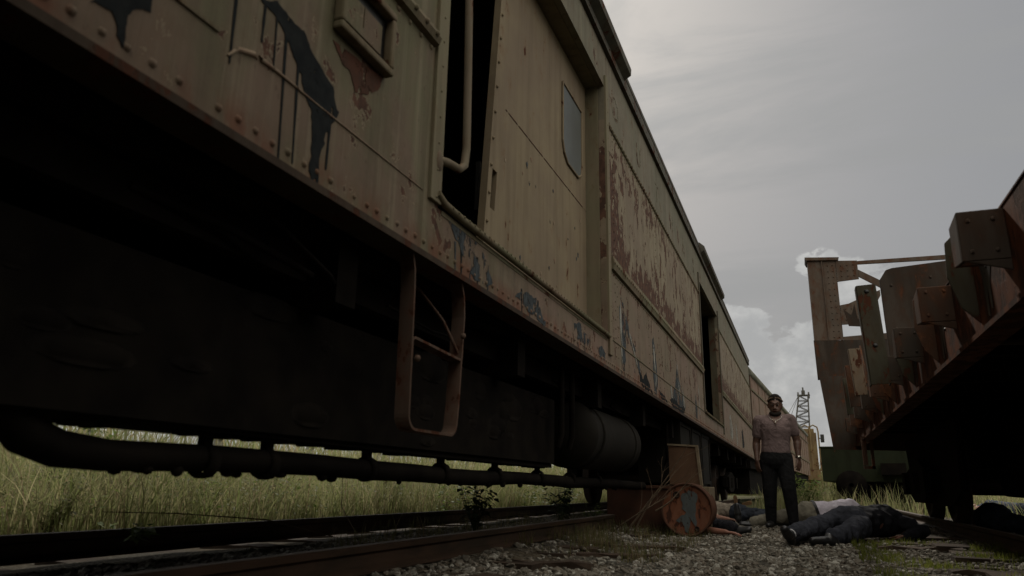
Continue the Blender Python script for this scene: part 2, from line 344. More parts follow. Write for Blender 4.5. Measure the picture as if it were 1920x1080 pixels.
def baked(o):                                    # the mesh of an object with its modifiers applied, via a small scratch scene
    ts = bpy.data.scenes.new('scratch'); o.parent = None
    for c in list(o.users_collection): c.objects.unlink(o)
    ts.collection.objects.link(o); vl = ts.view_layers[0]; vl.update()
    me = bpy.data.meshes.new_from_object(o.evaluated_get(vl.depsgraph)); bpy.data.objects.remove(o); bpy.data.scenes.remove(ts); return me
def thing(name, label, cat, loc=(0, 0, 0), rz=0., group=None):
    o = bpy.data.objects.new(name, None); COL.objects.link(o); o.location = loc; o.rotation_euler = (0, 0, rz)
    o.empty_display_size = .2; o['label'] = label; o['category'] = cat
    if group: o['group'] = group
    ROOTM[o.name] = Matrix.Translation(loc) @ Matrix.Rotation(rz, 4, 'Z'); return o
def tag(o, label, cat, group=None, kind=None):
    o['label'] = label; o['category'] = cat
    if group: o['group'] = group
    if kind: o['kind'] = kind
    return o
def npmesh(name, v, f, mat, smooth=False):
    v = np.asarray(v, np.float32); f = np.asarray(f, np.int32); k = f.shape[1]
    me = bpy.data.meshes.new(name); me.vertices.add(len(v)); me.vertices.foreach_set('co', v.ravel())
    me.loops.add(f.size); me.loops.foreach_set('vertex_index', f.ravel())
    me.polygons.add(len(f)); me.polygons.foreach_set('loop_start', np.arange(0, f.size, k, dtype=np.int32))
    me.polygons.foreach_set('use_smooth', np.full(len(f), smooth))
    me.update(calc_edges=True); me.materials.append(mat)
    o = bpy.data.objects.new(name, me); COL.objects.link(o); return o

# ------------------------------------------------------------------ ground
def gz(x, y):                                    # height of the ground
    t = mnoise.noise(Vector((x * .7, y * .7, 0))) * .025 + mnoise.noise(Vector((x * 2.3, y * 2.3, 4))) * .012
    def bank(c): d = abs(x - c); return .045 * max(0., min(1., (1.35 - d) / .5))
    return t - .012 + bank(-2.81) + bank(2.3) * .6 + max(0., min(1., (-x - 6) / 14)) * .15
def ground():
    m = Mat('dirt_and_gravel_ground', rough=.95, spec=.1); x, y, z = m.xyz()
    v = m.t.nodes.new('ShaderNodeTexVoronoi'); v.inputs['Scale'].default_value = 32; m.t.links.new(m.tc.outputs['Object'], v.inputs[0])
    grav = m.mix(m.rng(v.outputs['Distance'], 0., .6), (.18, .165, .13), (.055, .05, .04))
    grav = m.mix(m.rng(m.noise(1.4, 4), .4, .7), grav, (.085, .066, .042))
    soil = m.mix(m.rng(m.noise(2.5, 5), .35, .65), (.075, .085, .03), (.10, .085, .045))
    n = m.math('MULTIPLY', m.math('SUBTRACT', m.noise(1.2, 4), .5), 2.)
    inpath = m.math('MULTIPLY', m.rng(m.math('ADD', x, n), -4.9, -4.3), m.rng(m.math('ADD', x, n), 4.6, 3.8))
    inpath = m.math('MULTIPLY', inpath, m.rng(y, 15., 19., 1, 0))
    m.col(m.mix(inpath, soil, grav)); m.bump(m.math('SUBTRACT', m.noise(20, 5), v.outputs['Distance']), .8, .02)
    xs = np.concatenate([np.linspace(-900, -40, 12), np.linspace(-36, -6, 20), np.linspace(-5.6, 6, 72), np.linspace(7, 40, 16), np.linspace(60, 900, 10)])
    ys = np.concatenate([np.linspace(-200, -8, 8), np.linspace(-6, 26, 130), np.linspace(28, 80, 22), np.linspace(100, 2400, 12)])
    V = [(X, Y, gz(X, Y)) for Y in ys for X in xs]; nx = len(xs)
    F = [(j * nx + i, j * nx + i + 1, (j + 1) * nx + i + 1, (j + 1) * nx + i) for j in range(len(ys) - 1) for i in range(nx - 1)]
    o = npmesh('ground', V, F, m.m, True); o['kind'] = 'structure'; o['label'] = 'gravel and dirt ground of the rail yard'; return o
ground()
ICO = []
def ico():
    bm = bmesh.new(); bmesh.ops.create_icosphere(bm, subdivisions=1, radius=1)
    v = np.array([p.co[:] for p in bm.verts]); f = np.array([[q.index for q in p.verts] for p in bm.faces]); bm.free(); return v, f
def gravel():
    iv, jf = ico(); n = 48000
    # area sampling: denser near the camera where each stone shows
    y = 1.3 + 18 * rng.random(n) ** 1.7; x = rng.uniform(-3.6, 2.6, n)
    keep = ~((np.abs(x + 2.09) < .09) | (np.abs(x + 3.53) < .09)); x = x[keep]; y = y[keep]
    dens = np.array([mnoise.noise(Vector((a * .9, b * .9, 9))) for a, b in zip(x, y)])
    keep = (dens > -.28) | (rng.random(len(x)) < .35); x = x[keep]; y = y[keep]; n = len(x)
    s = rng.uniform(.008, .022, n) * (1 + .6 * (rng.random(n) > .93)) * (1 + .02 * y)
    z = np.array([gz(a, b) for a, b in zip(x, y)]) + s * .25
    sc = s[:, None] * np.stack([rng.uniform(.7, 1.35, n), rng.uniform(.7, 1.35, n), rng.uniform(.45, .85, n)], 1)
    V = np.repeat(iv[None], n, 0) * rng.uniform(.72, 1.22, (n, len(iv), 1)) * sc[:, None, :]
    a = rng.uniform(0, 2 * pi, n); b = rng.normal(0, .35, n)
    ca, sa, cb, sb = np.cos(a), np.sin(a), np.cos(b), np.sin(b)
    X, Y, Z = V[..., 0], V[..., 1], V[..., 2]
    Y, Z = Y * cb[:, None] - Z * sb[:, None], Y * sb[:, None] + Z * cb[:, None]
    X, Y = X * ca[:, None] - Y * sa[:, None], X * sa[:, None] + Y * ca[:, None]
    V = np.stack([X + x[:, None], Y + y[:, None], Z + z[:, None]], -1).reshape(-1, 3)
    F = (jf[None] + (np.arange(n) * len(iv))[:, None, None]).reshape(-1, 3)
    m = Mat('crushed_stone', rough=.9, spec=.2); i = m.island()
    r = m.t.nodes.new('ShaderNodeValToRGB'); m.t.links.new(i, r.inputs[0]); e = r.color_ramp.elements
    e[0].color = (.12, .112, .09, 1); e[1].color = (.45, .43, .37, 1)
    for p_, c_ in ((.35, (.20, .185, .15)), (.6, (.15, .125, .095)), (.8, (.27, .26, .22))): q = e.new(p_); q.color = (*c_, 1)
    m.col(m.mix(m.rng(m.noise(45, 4), .4, .7), r.outputs[0], (.10, .08, .06)))
    o = npmesh('gravel', V, F, m.m); tag(o, 'loose grey crushed stone covering the yard path', 'gravel', kind='stuff')
gravel()

# ------------------------------------------------------------------ rails and ties
def rail(xc, y0, y1, ztop, label, hgt=.13, name='rail'):
    prof = [(-.065, 0), (.065, 0), (.065, .012), (.012, .03), (.010, .085), (.034, .098), (.036, .122), (.028, .13), (-.028, .13), (-.036, .122), (-.034, .098), (-.010, .085), (-.012, .03), (-.065, .012)]
    mb = MB(); n = 40; pl = [(xc + u, ztop - .13 + v) for u, v in prof]
    for k in range(n):
        a, b = y0 + (y1 - y0) * k / n, y0 + (y1 - y0) * (k + 1) / n
        m_ = len(pl); mb.add([(u, a, v) for u, v in pl] + [(u, b, v) for u, v in pl], [(i, (i + 1) % m_, m_ + (i + 1) % m_, m_ + i) for i in range(m_)])
    mb.add([(u, y0, v) for u, v in pl], [tuple(range(len(pl)))]); mb.add([(u, y1, v) for u, v in pl], [tuple(range(len(pl)))])
    o = mb.build(name, M['railside']); tag(o, label, 'rail', 'steel rails of the two tracks'); return o
rail(-2.09, -3, 26, .175, 'rusty near rail under the long baggage car, beside the gravel path')
rail(-3.53, -3, 26, .205, 'far rail under the baggage car, outlined against the tall grass')
rail(1.58, 2, 60, .165, 'rail under the flatcar running close behind the sprawled bodies')
rail(3.02, 2, 60, .150, 'far rusty rail behind the flatcar wheels at the right edge')
def tie(x0, x1, y, z, name, label, mat='tie', tilt=0., w=.11, h=.07, group=None, seg=6):
    mb = MB(); rr = random.Random(int(y * 100) + int(x0 * 10))
    P = []
    for i in range(seg + 1):
        x = x0 + (x1 - x0) * i / seg; j = lambda: rr.uniform(-.010, .010)
        yy = y + tilt * (x - x0)
        P.append([(x + j(), yy - w + j(), z - h), (x, yy + w + j(), z - h), (x, yy + w + j(), z + j()), (x + j(), yy - w + j(), z + j())])
    v = [p for r_ in P for p in r_]; f = [(4 * i + k, 4 * i + (k + 1) % 4, 4 * i + 4 + (k + 1) % 4, 4 * i + 4 + k) for i in range(seg) for k in range(4)] + [(0, 1, 2, 3), tuple(4 * seg + k for k in range(4))]
    mb.add(v, f); o = mb.build(name, M[mat]); tag(o, label, name.replace('_', ' '), group); return o
for k in range(26):
    tie(-4.1, -1.52 + random.uniform(-.06, .05), 1.9 + .62 * k, .022 + random.uniform(-.01, .010), 'railroad_tie', 'weathered wooden tie end lying in gravel beside the near rail', tilt=random.uniform(-.03, .03), group='ties under the baggage car track')
for k in range(16):
    tie(1.02 + random.uniform(-.06, .06), 3.5, 5.2 + .62 * k, .03 + random.uniform(-.012, .01), 'railroad_tie', 'weathered wooden tie end under the rusty flatcar', tilt=random.uniform(-.03, .03), group='ties under the flatcar track')
for (x0, x1, y, w, t, lab, mt) in ((-1.95, -1.25, 4.35, .045, .25, 'flat dark splintered board in the nearest gravel by the rail', 'tie'), (-1.62, -1.02, 5.25, .03, .2, 'narrow reddish board lying in gravel past the nearest tie', 'tie2'),
        (-1.55, -.95, 6.2, .05, .12, 'thin brown board in gravel before the rusty box', 'tie2'), (.42, 1.15, 8.9, .035, .05, 'thin brown slat farthest back beside the navy trousers', 'tie2'), (.50, 1.2, 8.05, .045, -.04, 'middle brown slat in gravel left of the flatcar', 'tie2'),
        (.55, 1.2, 7.3, .06, .03, 'broad brown slat nearest the grass patch on the right', 'tie2'), (.78, 1.35, 5.35, .05, .03, 'grey plank end in the green grass at bottom right', 'tie')):
    tie(x0, x1, y, gz((x0 + x1) / 2, y) + .028, 'board', lab, mt, t, w, .04)

# ------------------------------------------------------------------ the near baggage car
XW = -1.31
car = thing('baggage_car', 'long weathered olive and tan baggage car with open sliding doors and riveted side', 'railcar', (-2.81, 11, 0))
YA, YB = -2.5, 22.6; DO = [(2.43, 5.26, 1.60, 3.75), (11.2, 13.85, 1.60, 3.68)]
w = MB(); T = .05
def wallbox(y0, y1, z0, z1): w.box(XW - T, XW, y0, y1, z0, z1)
wallbox(YA, DO[0][0], 1.35, 4.25); wallbox(DO[0][1], DO[1][0], 1.35, 4.25); wallbox(DO[1][1], YB, 1.35, 4.25)
for d in DO: wallbox(d[0], d[1], 1.35, d[2] - .03); wallbox(d[0], d[1], d[3], 4.25)
rr = random.Random(3)
y = YA
while y < YB:                                              # rivets along the bottom edge
    if rr.random() > .04: w.rivet(XW, y + rr.uniform(-.006, .006), 1.392 + rr.uniform(-.003, .003), rr.uniform(.010, .0145))
    y += .068 if y < 14 else .14
for yv in (5.52, 7.45, 9.4, 11.0, 14.1, 16, 18.3, 20.5):  # vertical rivet rows
    z = 1.48
    while z < 3.4:
        if not 2.12 < z < 2.32: w.rivet(XW, yv, z, .011)
        z += .075
for yv in (5.60, 6.9, 8.3, 9.8, -.3, .35): 
    z = 1.48
    while z < 2.1: w.rivet(XW, yv, z, .009); z += .085
w.build('side_wall', M['wall'], car)
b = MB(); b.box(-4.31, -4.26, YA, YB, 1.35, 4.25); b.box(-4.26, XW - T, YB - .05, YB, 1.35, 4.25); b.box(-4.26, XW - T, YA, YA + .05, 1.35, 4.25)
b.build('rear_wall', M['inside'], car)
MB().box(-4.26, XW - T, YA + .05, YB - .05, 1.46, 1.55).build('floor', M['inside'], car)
# side sill: bottom lip and the moulding at floor height
b = MB(); b.box(XW - .12, XW + .012, YA, YB, 1.325, 1.35); b.build('bottom_lip', M['lip'], car)
for a, c in ((YA, 1.2), (DO[0][1] + .05, DO[1][0])): MB().box(XW, XW + .006, a, c, 1.587, 1.598).build('floor_moulding', M['frame'], car)
MB().tube([(XW + .002, 1.24, 1.545), (XW + .002, 1.27, 1.582), (XW + .002, 1.33, 1.603), (XW + .002, 1.42, 1.607), (XW + .002, 1.6, 1.603), (XW + .002, 1.9, 1.600), (XW + .002, 2.30, 1.597)], [.003, .007, .009, .006, .0035, .003, .002], 6).build('long_scrape', M['scratch'], car)
# belts (half round bars carrying their rivets)
def belt(y0, y1, z0, z1, d, step, name='belt_rail'):
    b = MB(); n = max(1, int((y1 - y0) / .5))
    b.prism([(XW, z0), (XW + d * .7, z0 + .006), (XW + d, (z0 + z1) / 2), (XW + d * .7, z1 - .006), (XW, z1)], y0, y1, 'y')
    for zz in (z0 - .018, z1 + .018):
        y = y0 + .03
        while y < y1: b.rivet(XW, y, zz, .013); y += step
    y = y0 + .02
    while y < y1: b.rivet(XW + d, y, (z0 + z1) / 2, .014); y += step
    b.build(name, M['frame'], car)
belt(DO[0][1] + .12, DO[1][0] - .1, 2.16, 2.275, .034, .075); belt(DO[1][1] + .1, YB, 2.16, 2.275, .040, .15); belt(YA, DO[0][0] - .1, 2.26, 2.33, .035, .09)
belt(DO[0][1] + .12, DO[1][0] - .1, 3.425, 3.455, .014, .085, 'upper_belt_rail'); belt(DO[1][1] + .1, YB, 3.425, 3.455, .014, .16, 'upper_belt_rail')
# roof with a shallow arch, eave drip and raised hoods above the doors
pr = []
for k in range(13):
    a = k / 12; x = -1.27 - 3.08 * a; pr.append((x, 4.27 + .48 * (1 - abs(2 * a - 1) ** 2.4)))
pr2 = [(-4.31, 4.25), (-1.31, 4.25)]
b = MB(); b.prism(pr + [(-4.35, 4.22), (-1.27, 4.22)], YA - .05, YB + .05, 'y'); b.build('roof', M['roof'], car)
b = MB(); b.box(XW, XW + .035, YA, YB, 4.10, 4.215); y = YA
while y < YB: b.rivet(XW + .035, y, 4.14, .010); y += .16
b.build('fascia', M['roof'], car)
for a, c in ((1.9, 5.92), (11.35, 14.6)):
    b = MB(); b.prism([(XW + .037, 4.17), (XW + .10, 4.21), (XW + .105, 4.275), (XW + .03, 4.345), (XW - .12, 4.38), (XW - .12, 4.29), (XW + .0, 4.275), (XW + .037, 4.24)], a, c, 'y'); b.build('door_hood', M['roof'], car)
# door openings: jambs, lintel, lip, door leaf
for di, (y0, y1, z0, z1) in enumerate(DO):
    b = MB()
    b.box(XW - .17, XW - .052, y1 - .002, y1 + .05, z0, z1 + .1); b.box(XW - .002, XW + .018, y1, y1 + .085, z0 - .15, z1 + .1)
    b.box(XW - .17, XW - .052, y0 - .05, y0 + .002, z0, z1 + .1); b.box(XW - .002, XW + .016, y0 - .09, y0, z0 - .02, z1 + .1)
    z = z0
    while z < z1: b.rivet(XW + .016, y0 - .045, z, .008); b.rivet(XW + .018, y1 + .045, z, .008); z += .12
    b.box(XW - .30, XW - .052, y0, y1, z1 + .002, z1 + .05)
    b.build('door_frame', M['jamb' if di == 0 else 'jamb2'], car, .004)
    b = MB(); b.tube([(XW + .012, y0 - .03, z0 + .02), (XW + .016, y0 + .03, z0 - .005), (XW + .016, y0 + .2, z0 - .012), (XW + .016, y1 - .1, z0 - .012), (XW + .012, y1 - .01, z0 - .012)], .017, 10)
    y = y0 + .08
    while y < y1 - .08: b.ball((XW + .030, y, z0 - .006), .0075, 6, 4); y += .055
    b.box(XW - .24, XW + .003, y0 + .03, y1 - .03, z0 - .05, z0 - .028)
    b.build('door_sill', M['frame'], car)
xd = -1.47
def skew(b_): b_.v = [(x, y + .10 * (z - 1.72) if y < 3.4 else y, z) for x, y, z in b_.v]
b = MB()
b.box(xd - .03, xd, 3.36, 5.245, 1.61, 3.74); skew(b); b.build('sliding_door', M['door'], car)
door = bpy.data.objects['sliding_door']
b = MB(); b.box(xd - .03, xd + .012, 3.22, 3.36, 1.61, 1.92); b.box(xd - .03, xd + .012, 3.22, 3.36, 2.16, 3.74)
b.box(xd - .03, xd + .012, 3.22, 3.27, 1.92, 2.16); b.box(xd - .03, xd + .012, 3.335, 3.36, 1.92, 2.16)
z = 1.66
while z < 3.7: b.ball((xd + .014, 3.245, z), .011, 6, 4); z += .17
skew(b); b.build('door_edge_post', M['door'], door)
MB().box(xd - .06, xd - .035, 3.25, 3.35, 1.90, 2.18).build('handle_recess', M['tar_and_shadow'], door)
MB().box(xd - .004, xd + .003, 3.50, 5.24, 2.62, 2.627).build('door_seam', M['rustpatch'], door)
wpoly = [(4.60, 2.95), (4.64, 2.87), (4.72, 2.82), (5.0, 2.82), (5.08, 2.87), (5.10, 2.95), (5.10, 3.44), (4.60, 3.44)]
MB().prism(wpoly, xd + .002, xd + .006).build('door_window', M['glass'], door)
b = MB(); 
for i in range(len(wpoly)):
    p, q = wpoly[i], wpoly[(i + 1) % len(wpoly)]; b.tube([(xd + .008, p[0], p[1]), (xd + .008, q[0], q[1])], .009, 6)
b.build('window_gasket', M['door'], door)
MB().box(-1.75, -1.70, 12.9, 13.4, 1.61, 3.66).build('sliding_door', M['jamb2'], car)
b = MB(); b.tube([(XW + .03, 2.585, 3.6), (XW + .03, 2.58, 2.7), (XW + .03, 2.60, 2.3), (XW + .03, 2.615, 1.92), (XW + .03, 2.60, 1.83), (XW + .03, 2.55, 1.79), (XW + .02, 2.47, 1.785), (XW, 2.40, 1.775)], .019, 10)
b.ball((XW + .008, 2.40, 1.765), .034, 8, 6, (.5, 1, 1.6)); b.build('handrail', M['rail_tube'], car)
# framed recess left of the door
b = MB(); f0, f1, g0, g1 = 1.65, 1.975, 1.90, 2.16
for (a0, a1, c0, c1, d) in ((f0, f1, g0, g0 + .03, .04), (f0, f1, g1 - .03, g1, .04), (f0, f0 + .025, g0 + .03, g1 - .03, .04), (f1 - .025, f1, g0 + .03, g1 - .03, .04)): b.box(XW, XW + d, a0, a1, c0, c1)
b.build('vent_frame', M['frame'], car, .008); vf = bpy.data.objects['vent_frame']
b = MB(); b.box(XW, XW + .012, f0 + .055, f1 - .055, g0 + .065, g1 - .075); b.box(XW + .012, XW + .016, f0 + .15, f0 + .154, g0 + .1, g1 - .075); b.build('vent_panel', M['wall'], vf, .004)
b = MB(); b.box(XW + .000, XW + .003, f0 + .025, f1 - .025, g0 + .03, g1 - .03); b.build('vent_painted_shadow', M['tar_and_shadow'], vf)  # near-black sheet paints in the shadow inside the vent frame
# weather marks and spray paint on the side
def mark(poly, mat, name='paint_mark', d=.0025, wob=0):
    cx = sum(p[0] for p in poly) / len(poly); pts = []
    for i, p in enumerate(poly):
        q = poly[(i + 1) % len(poly)]
        for t in (0, .2, .4, .6, .8):
            a, c = p[0] + (q[0] - p[0]) * t, p[1] + (q[1] - p[1]) * t; v_ = Vector((a * 22, c * 22, 1)); v2 = v_ * 4
            pts.append((a + (mnoise.noise(v_) * 1.6 + mnoise.noise(v2)) * (wob + .003), c + (mnoise.noise(v_ + Vector((9, 9, 9))) * 1.6 + mnoise.noise(v2 + Vector((5, 5, 5)))) * (wob + .003)))
    o = MB().prism(pts, XW + .0012, XW + d).build(name, mat, car); return o
def drip(y0, z0, y1, z1, wd, mat, name='paint_drip'):
    n = 6; L_, R_ = [], []
    for k in range(n + 1):
        t = k / n; yy = y0 + (y1 - y0) * t; zz = z0 + (z1 - z0) * t; ww = wd * (1 - .45 * t) * random.uniform(.8, 1.2)
        L_.append((yy - ww, zz)); R_.append((yy + ww, zz))
    MB().prism(L_ + [((L_[-1][0] + R_[-1][0]) / 2, z1 - wd)] + R_[::-1], XW + .001, XW + .0022).build(name, mat, car)
K_, B_, W_ = M['black'], M['blue'], M['white']
mark([(1.33, 1.78), (1.39, 1.82), (1.46, 1.80), (1.52, 1.80), (1.58, 1.75), (1.68, 1.70), (1.72, 1.63), (1.69, 1.57), (1.665, 1.53), (1.655, 1.47), (1.645, 1.37), (1.62, 1.352), (1.605, 1.38), (1.605, 1.5), (1.59, 1.58), (1.55, 1.60), (1.53, 1.66), (1.49, 1.69), (1.47, 1.71), (1.44, 1.74), (1.38, 1.77)], K_, wob=.004)
mark([(.86, 1.44), (.99, 1.58), (1.0, 1.51), (.96, 1.49), (.945, 1.46), (.952, 1.42), (.948, 1.38), (.935, 1.41), (.91, 1.45)], K_, wob=.003)
for a in ((1.445, 1.75, 1.47, 1.355, .007), (1.51, 1.68, 1.53, 1.37, .006), (1.24, 1.80, 1.25, 1.53, .006), (1.35, 1.78, 1.352, 1.66, .006), (1.685, 1.60, 1.685, 1.42, .007), (1.40, 1.77, 1.41, 1.60, .004), (1.63, 1.5, 1.65, 1.36, .01)): drip(*a, K_)
mark([(1.66, 1.86), (1.97, 1.895), (1.90, 1.80), (1.84, 1.76), (1.80, 1.755), (1.77, 1.80), (1.72, 1.81)], M['rustpatch'], 'rust_run', wob=.004)
mark([(2.52, 1.555), (2.74, 1.565), (2.89, 1.53), (3.02, 1.40), (2.98, 1.375), (2.81, 1.37), (2.74, 1.40), (2.66, 1.46)], B_, wob=.008)
mark([(3.31, 1.42), (3.46, 1.49), (3.63, 1.48), (3.72, 1.41), (3.86, 1.36), (3.70, 1.36), (3.63, 1.39), (3.5, 1.37), (3.46, 1.40)], B_, wob=.01)
mark([(4.35, 1.5), (4.47, 1.53), (4.60, 1.49), (4.77, 1.46), (4.66, 1.41), (4.55, 1.36), (4.48, 1.43), (4.4, 1.38)], B_, wob=.01)
mark([(4.94, 1.45), (5.05, 1.48), (5.17, 1.45), (5.15, 1.38), (5.0, 1.38)], B_, wob=.008)
mark([(5.64, 1.91), (5.72, 2.01), (5.84, 1.97), (6.02, 1.79), (6.34, 1.62), (6.5, 1.44), (6.36, 1.50), (6.08, 1.66), (5.90, 1.78), (5.84, 1.50), (5.78, 1.38), (5.72, 1.5)], B_, wob=.014)
mark([(5.66, 1.93), (5.71, 1.98), (5.74, 1.6), (5.71, 1.45), (5.68, 1.55)], W_, wob=.008, d=.0035); mark([(5.95, 1.80), (6.05, 1.76), (6.40, 1.48), (6.32, 1.50)], W_, wob=.008, d=.0035)
mark([(7.06, 1.89), (7.14, 1.95), (7.24, 1.80), (7.3, 1.5), (7.22, 1.38), (7.10, 1.39), (7.06, 1.62)], B_, wob=.014); mark([(7.10, 1.88), (7.15, 1.86), (7.22, 1.5), (7.16, 1.42), (7.14, 1.6)], W_, wob=.010, d=.0035)
mark([(8.60, 1.88), (8.74, 1.74), (8.90, 1.62), (9.17, 1.46), (8.92, 1.36), (8.05, 1.38), (8.18, 1.50), (8.4, 1.60)], B_, wob=.02); mark([(8.58, 1.95), (8.68, 1.86), (8.74, 1.60), (8.66, 1.55)], W_, wob=.01, d=.0035); mark([(8.08, 1.56), (8.16, 1.6), (8.22, 1.42), (8.12, 1.40)], W_, wob=.01, d=.0035); mark([(8.95, 1.7), (9.05, 1.66), (9.12, 1.45), (9.02, 1.42)], W_, wob=.012, d=.0035)
mark([(6.38, 1.50), (6.55, 1.44), (6.70, 1.53), (6.80, 1.44), (7.02, 1.38), (6.66, 1.37), (6.42, 1.40)], K_, wob=.016, d=.004); mark([(7.37, 1.44), (7.60, 1.43), (7.85, 1.38), (7.48, 1.365)], K_, wob=.012); mark([(8.01, 1.42), (8.3, 1.46), (8.6, 1.42), (9.12, 1.44), (9.04, 1.36), (8.21, 1.36)], K_, wob=.018, d=.004)
mark([(10.1, 1.62), (10.2, 1.75), (10.3, 1.55), (10.25, 1.40), (10.12, 1.42)], B_, wob=.012); mark([(10.5, 1.9), (10.56, 1.85), (10.6, 1.5), (10.52, 1.5)], W_, wob=.012)
mark([(15.2, 1.9), (15.5, 1.95), (15.9, 1.6), (15.6, 1.45), (15.3, 1.5)], W_, wob=.03); mark([(18.2, 1.8), (18.6, 1.9), (18.9, 1.5), (18.3, 1.42)], K_, wob=.03); mark([(16.6, 1.9), (16.9, 1.8), (17.0, 1.45), (16.7, 1.4)], W_, wob=.03)
for k, yy in enumerate((2.6, 2.66, 2.75, 2.83, 2.95, 3.4, 3.52, 3.66, 4.44, 4.6, 5.68, 5.8, 6.2, 7.12, 7.2, 8.5, 8.8)): drip(yy, 1.48, yy + .01, 1.36, .008, K_ if k % 2 else B_)
for k in range(26):                                        # small chips left of and on the door sill
    yy = rr.uniform(3.5, 5.2); zz = rr.uniform(1.7, 2.6); s_ = rr.uniform(.006, .02)
    MB().prism([(yy - s_, zz), (yy, zz - s_ * 1.6), (yy + s_ * .8, zz), (yy, zz + s_)], xd + .0012, xd + .0025).build('paint_chip', B_ if k % 3 else M['scratch'], door)
# the road name and number, mostly weathered away
def letters(txt, y, z, size, mat, pitch=None, outline=0, rootobj=None, name='letter', x=XW + .0015):
    for i, ch in enumerate(txt):
        if ch == ' ': continue
        cu = bpy.data.curves.new('t', 'FONT'); cu.body = ch; cu.size = size; cu.align_x = 'CENTER'; cu.extrude = .001; cu.resolution_u = 3
        if outline: cu.offset = 0
        to = bpy.data.objects.new('t', cu); COL.objects.link(to); me = baked(to)
        me.transform(ROOTM[rootobj.name].inverted() @ Matrix.Translation((x, y + (pitch or size * .7) * i, z)) @ Matrix(((0, 0, 1, 0), (1, 0, 0, 0), (0, 1, 0, 0), (0, 0, 0, 1))))
        me.materials.clear(); me.materials.append(mat); me.name = name
        o = bpy.data.objects.new(name, me); COL.objects.link(o); o.parent = rootobj
letters('OUTHER', 5.66, 3.62, .33, M['letter'], 1.0, rootobj=car)
letters('845', 7.62, 1.72, .17, M['letter'], .17, rootobj=car, name='number')
# stirrup step hanging from the sill
b = MB(); hw = .032
def strap(pts, cx, wid, th):
    b_ = MB(); n = len(pts); vs = []
    for i, (y, z) in enumerate(pts):
        a, c = pts[max(i - 1, 0)], pts[min(i + 1, n - 1)]; t = Vector((0, c[0] - a[0], c[1] - a[1])).normalized(); nn = Vector((0, -t.z, t.y)) * th / 2
        p = Vector((cx, y, z)); vs += [p + nn + Vector((wid, 0, 0)), p - nn + Vector((wid, 0, 0)), p - nn - Vector((wid, 0, 0)), p + nn - Vector((wid, 0, 0))]
    b_.add(vs, [(4 * i + k, 4 * i + (k + 1) % 4, 4 * i + 4 + (k + 1) % 4, 4 * i + 4 + k) for i in range(n - 1) for k in range(4)] + [(0, 1, 2, 3), tuple(4 * n - 4 + k for k in range(4))]); return b_
pts = [(2.27, 1.34), (2.295, 1.27), (2.30, 1.2), (2.31, .74)]
for k in range(7): a = pi + k * pi / 12; pts.append((2.365 + .055 * cos(a), .725 + .055 * sin(a)))
for k in range(7): a = 1.5 * pi + k * pi / 12; pts.append((2.655 + .055 * cos(a), .725 + .055 * sin(a)))
pts += [(2.72, .8), (2.745, 1.18), (2.735, 1.27), (2.70, 1.34)]
stp = thing_step = strap(pts, XW - .04, .030, .010).build('step_stirrup', M['strap'], car)
strap([(2.312, .90), (2.312, 1.00), (2.33, 1.01), (2.725, .99), (2.74, 1.0), (2.742, 1.08)], XW - .04, .028, .010).build('step_rung', M['strap'], stp)
b = MB(); b.tube([(XW - .03, 2.735, 1.02), (XW - .07, 2.66, 1.15), (XW - .16, 2.6, 1.28), (XW - .26, 2.55, 1.34)], .007, 6); b.build('step_brace', M['strap'], stp)
for y_, z_ in ((2.715, 1.09), (2.33, .93)): MB().ball((XW - .0, y_, z_), .014, 6, 4).build('bolt', M['strap'], stp)
# underframe
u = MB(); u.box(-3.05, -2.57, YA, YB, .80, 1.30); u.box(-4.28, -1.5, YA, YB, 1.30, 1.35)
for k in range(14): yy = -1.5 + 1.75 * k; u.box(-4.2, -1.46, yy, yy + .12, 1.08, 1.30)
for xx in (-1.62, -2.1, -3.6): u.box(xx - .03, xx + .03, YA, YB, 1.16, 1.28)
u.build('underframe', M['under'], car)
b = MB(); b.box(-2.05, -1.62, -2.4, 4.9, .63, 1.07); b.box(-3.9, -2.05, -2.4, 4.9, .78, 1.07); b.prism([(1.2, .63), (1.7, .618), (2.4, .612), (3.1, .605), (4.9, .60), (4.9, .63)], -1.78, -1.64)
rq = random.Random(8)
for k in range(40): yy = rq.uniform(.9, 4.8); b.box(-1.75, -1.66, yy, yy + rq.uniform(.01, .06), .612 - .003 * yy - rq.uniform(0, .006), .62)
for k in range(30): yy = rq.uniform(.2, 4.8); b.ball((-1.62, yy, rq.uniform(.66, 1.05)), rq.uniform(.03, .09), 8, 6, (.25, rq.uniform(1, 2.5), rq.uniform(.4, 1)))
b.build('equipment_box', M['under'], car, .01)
rr = random.Random(5)
for k in range(26):                                        # cable runs under the floor
    yy = rr.uniform(-.5, 10); xx = rr.uniform(-2.3, -1.45); L_ = rr.uniform(.1, .7)
    MB().tube([(xx, yy, rr.uniform(1.15, 1.3)), (xx + rr.uniform(-.1, .1), yy + L_ / 2, rr.uniform(1.1, 1.25)), (xx + rr.uniform(-.2, .2), yy + L_, rr.uniform(1.12, 1.3))], rr.uniform(.006, .015), 5).build('brake_hose', M['under'], car)
for k in range(9):
    yy = rr.uniform(.6, 3.2); xx = rr.uniform(-2.4, -1.7); MB().ball((xx, yy, 1.06 + rr.uniform(0, .1)), rr.uniform(.03, .08), 7, 5, (.5, 1.8, .25)).build('loose_debris', M['tank'], car)
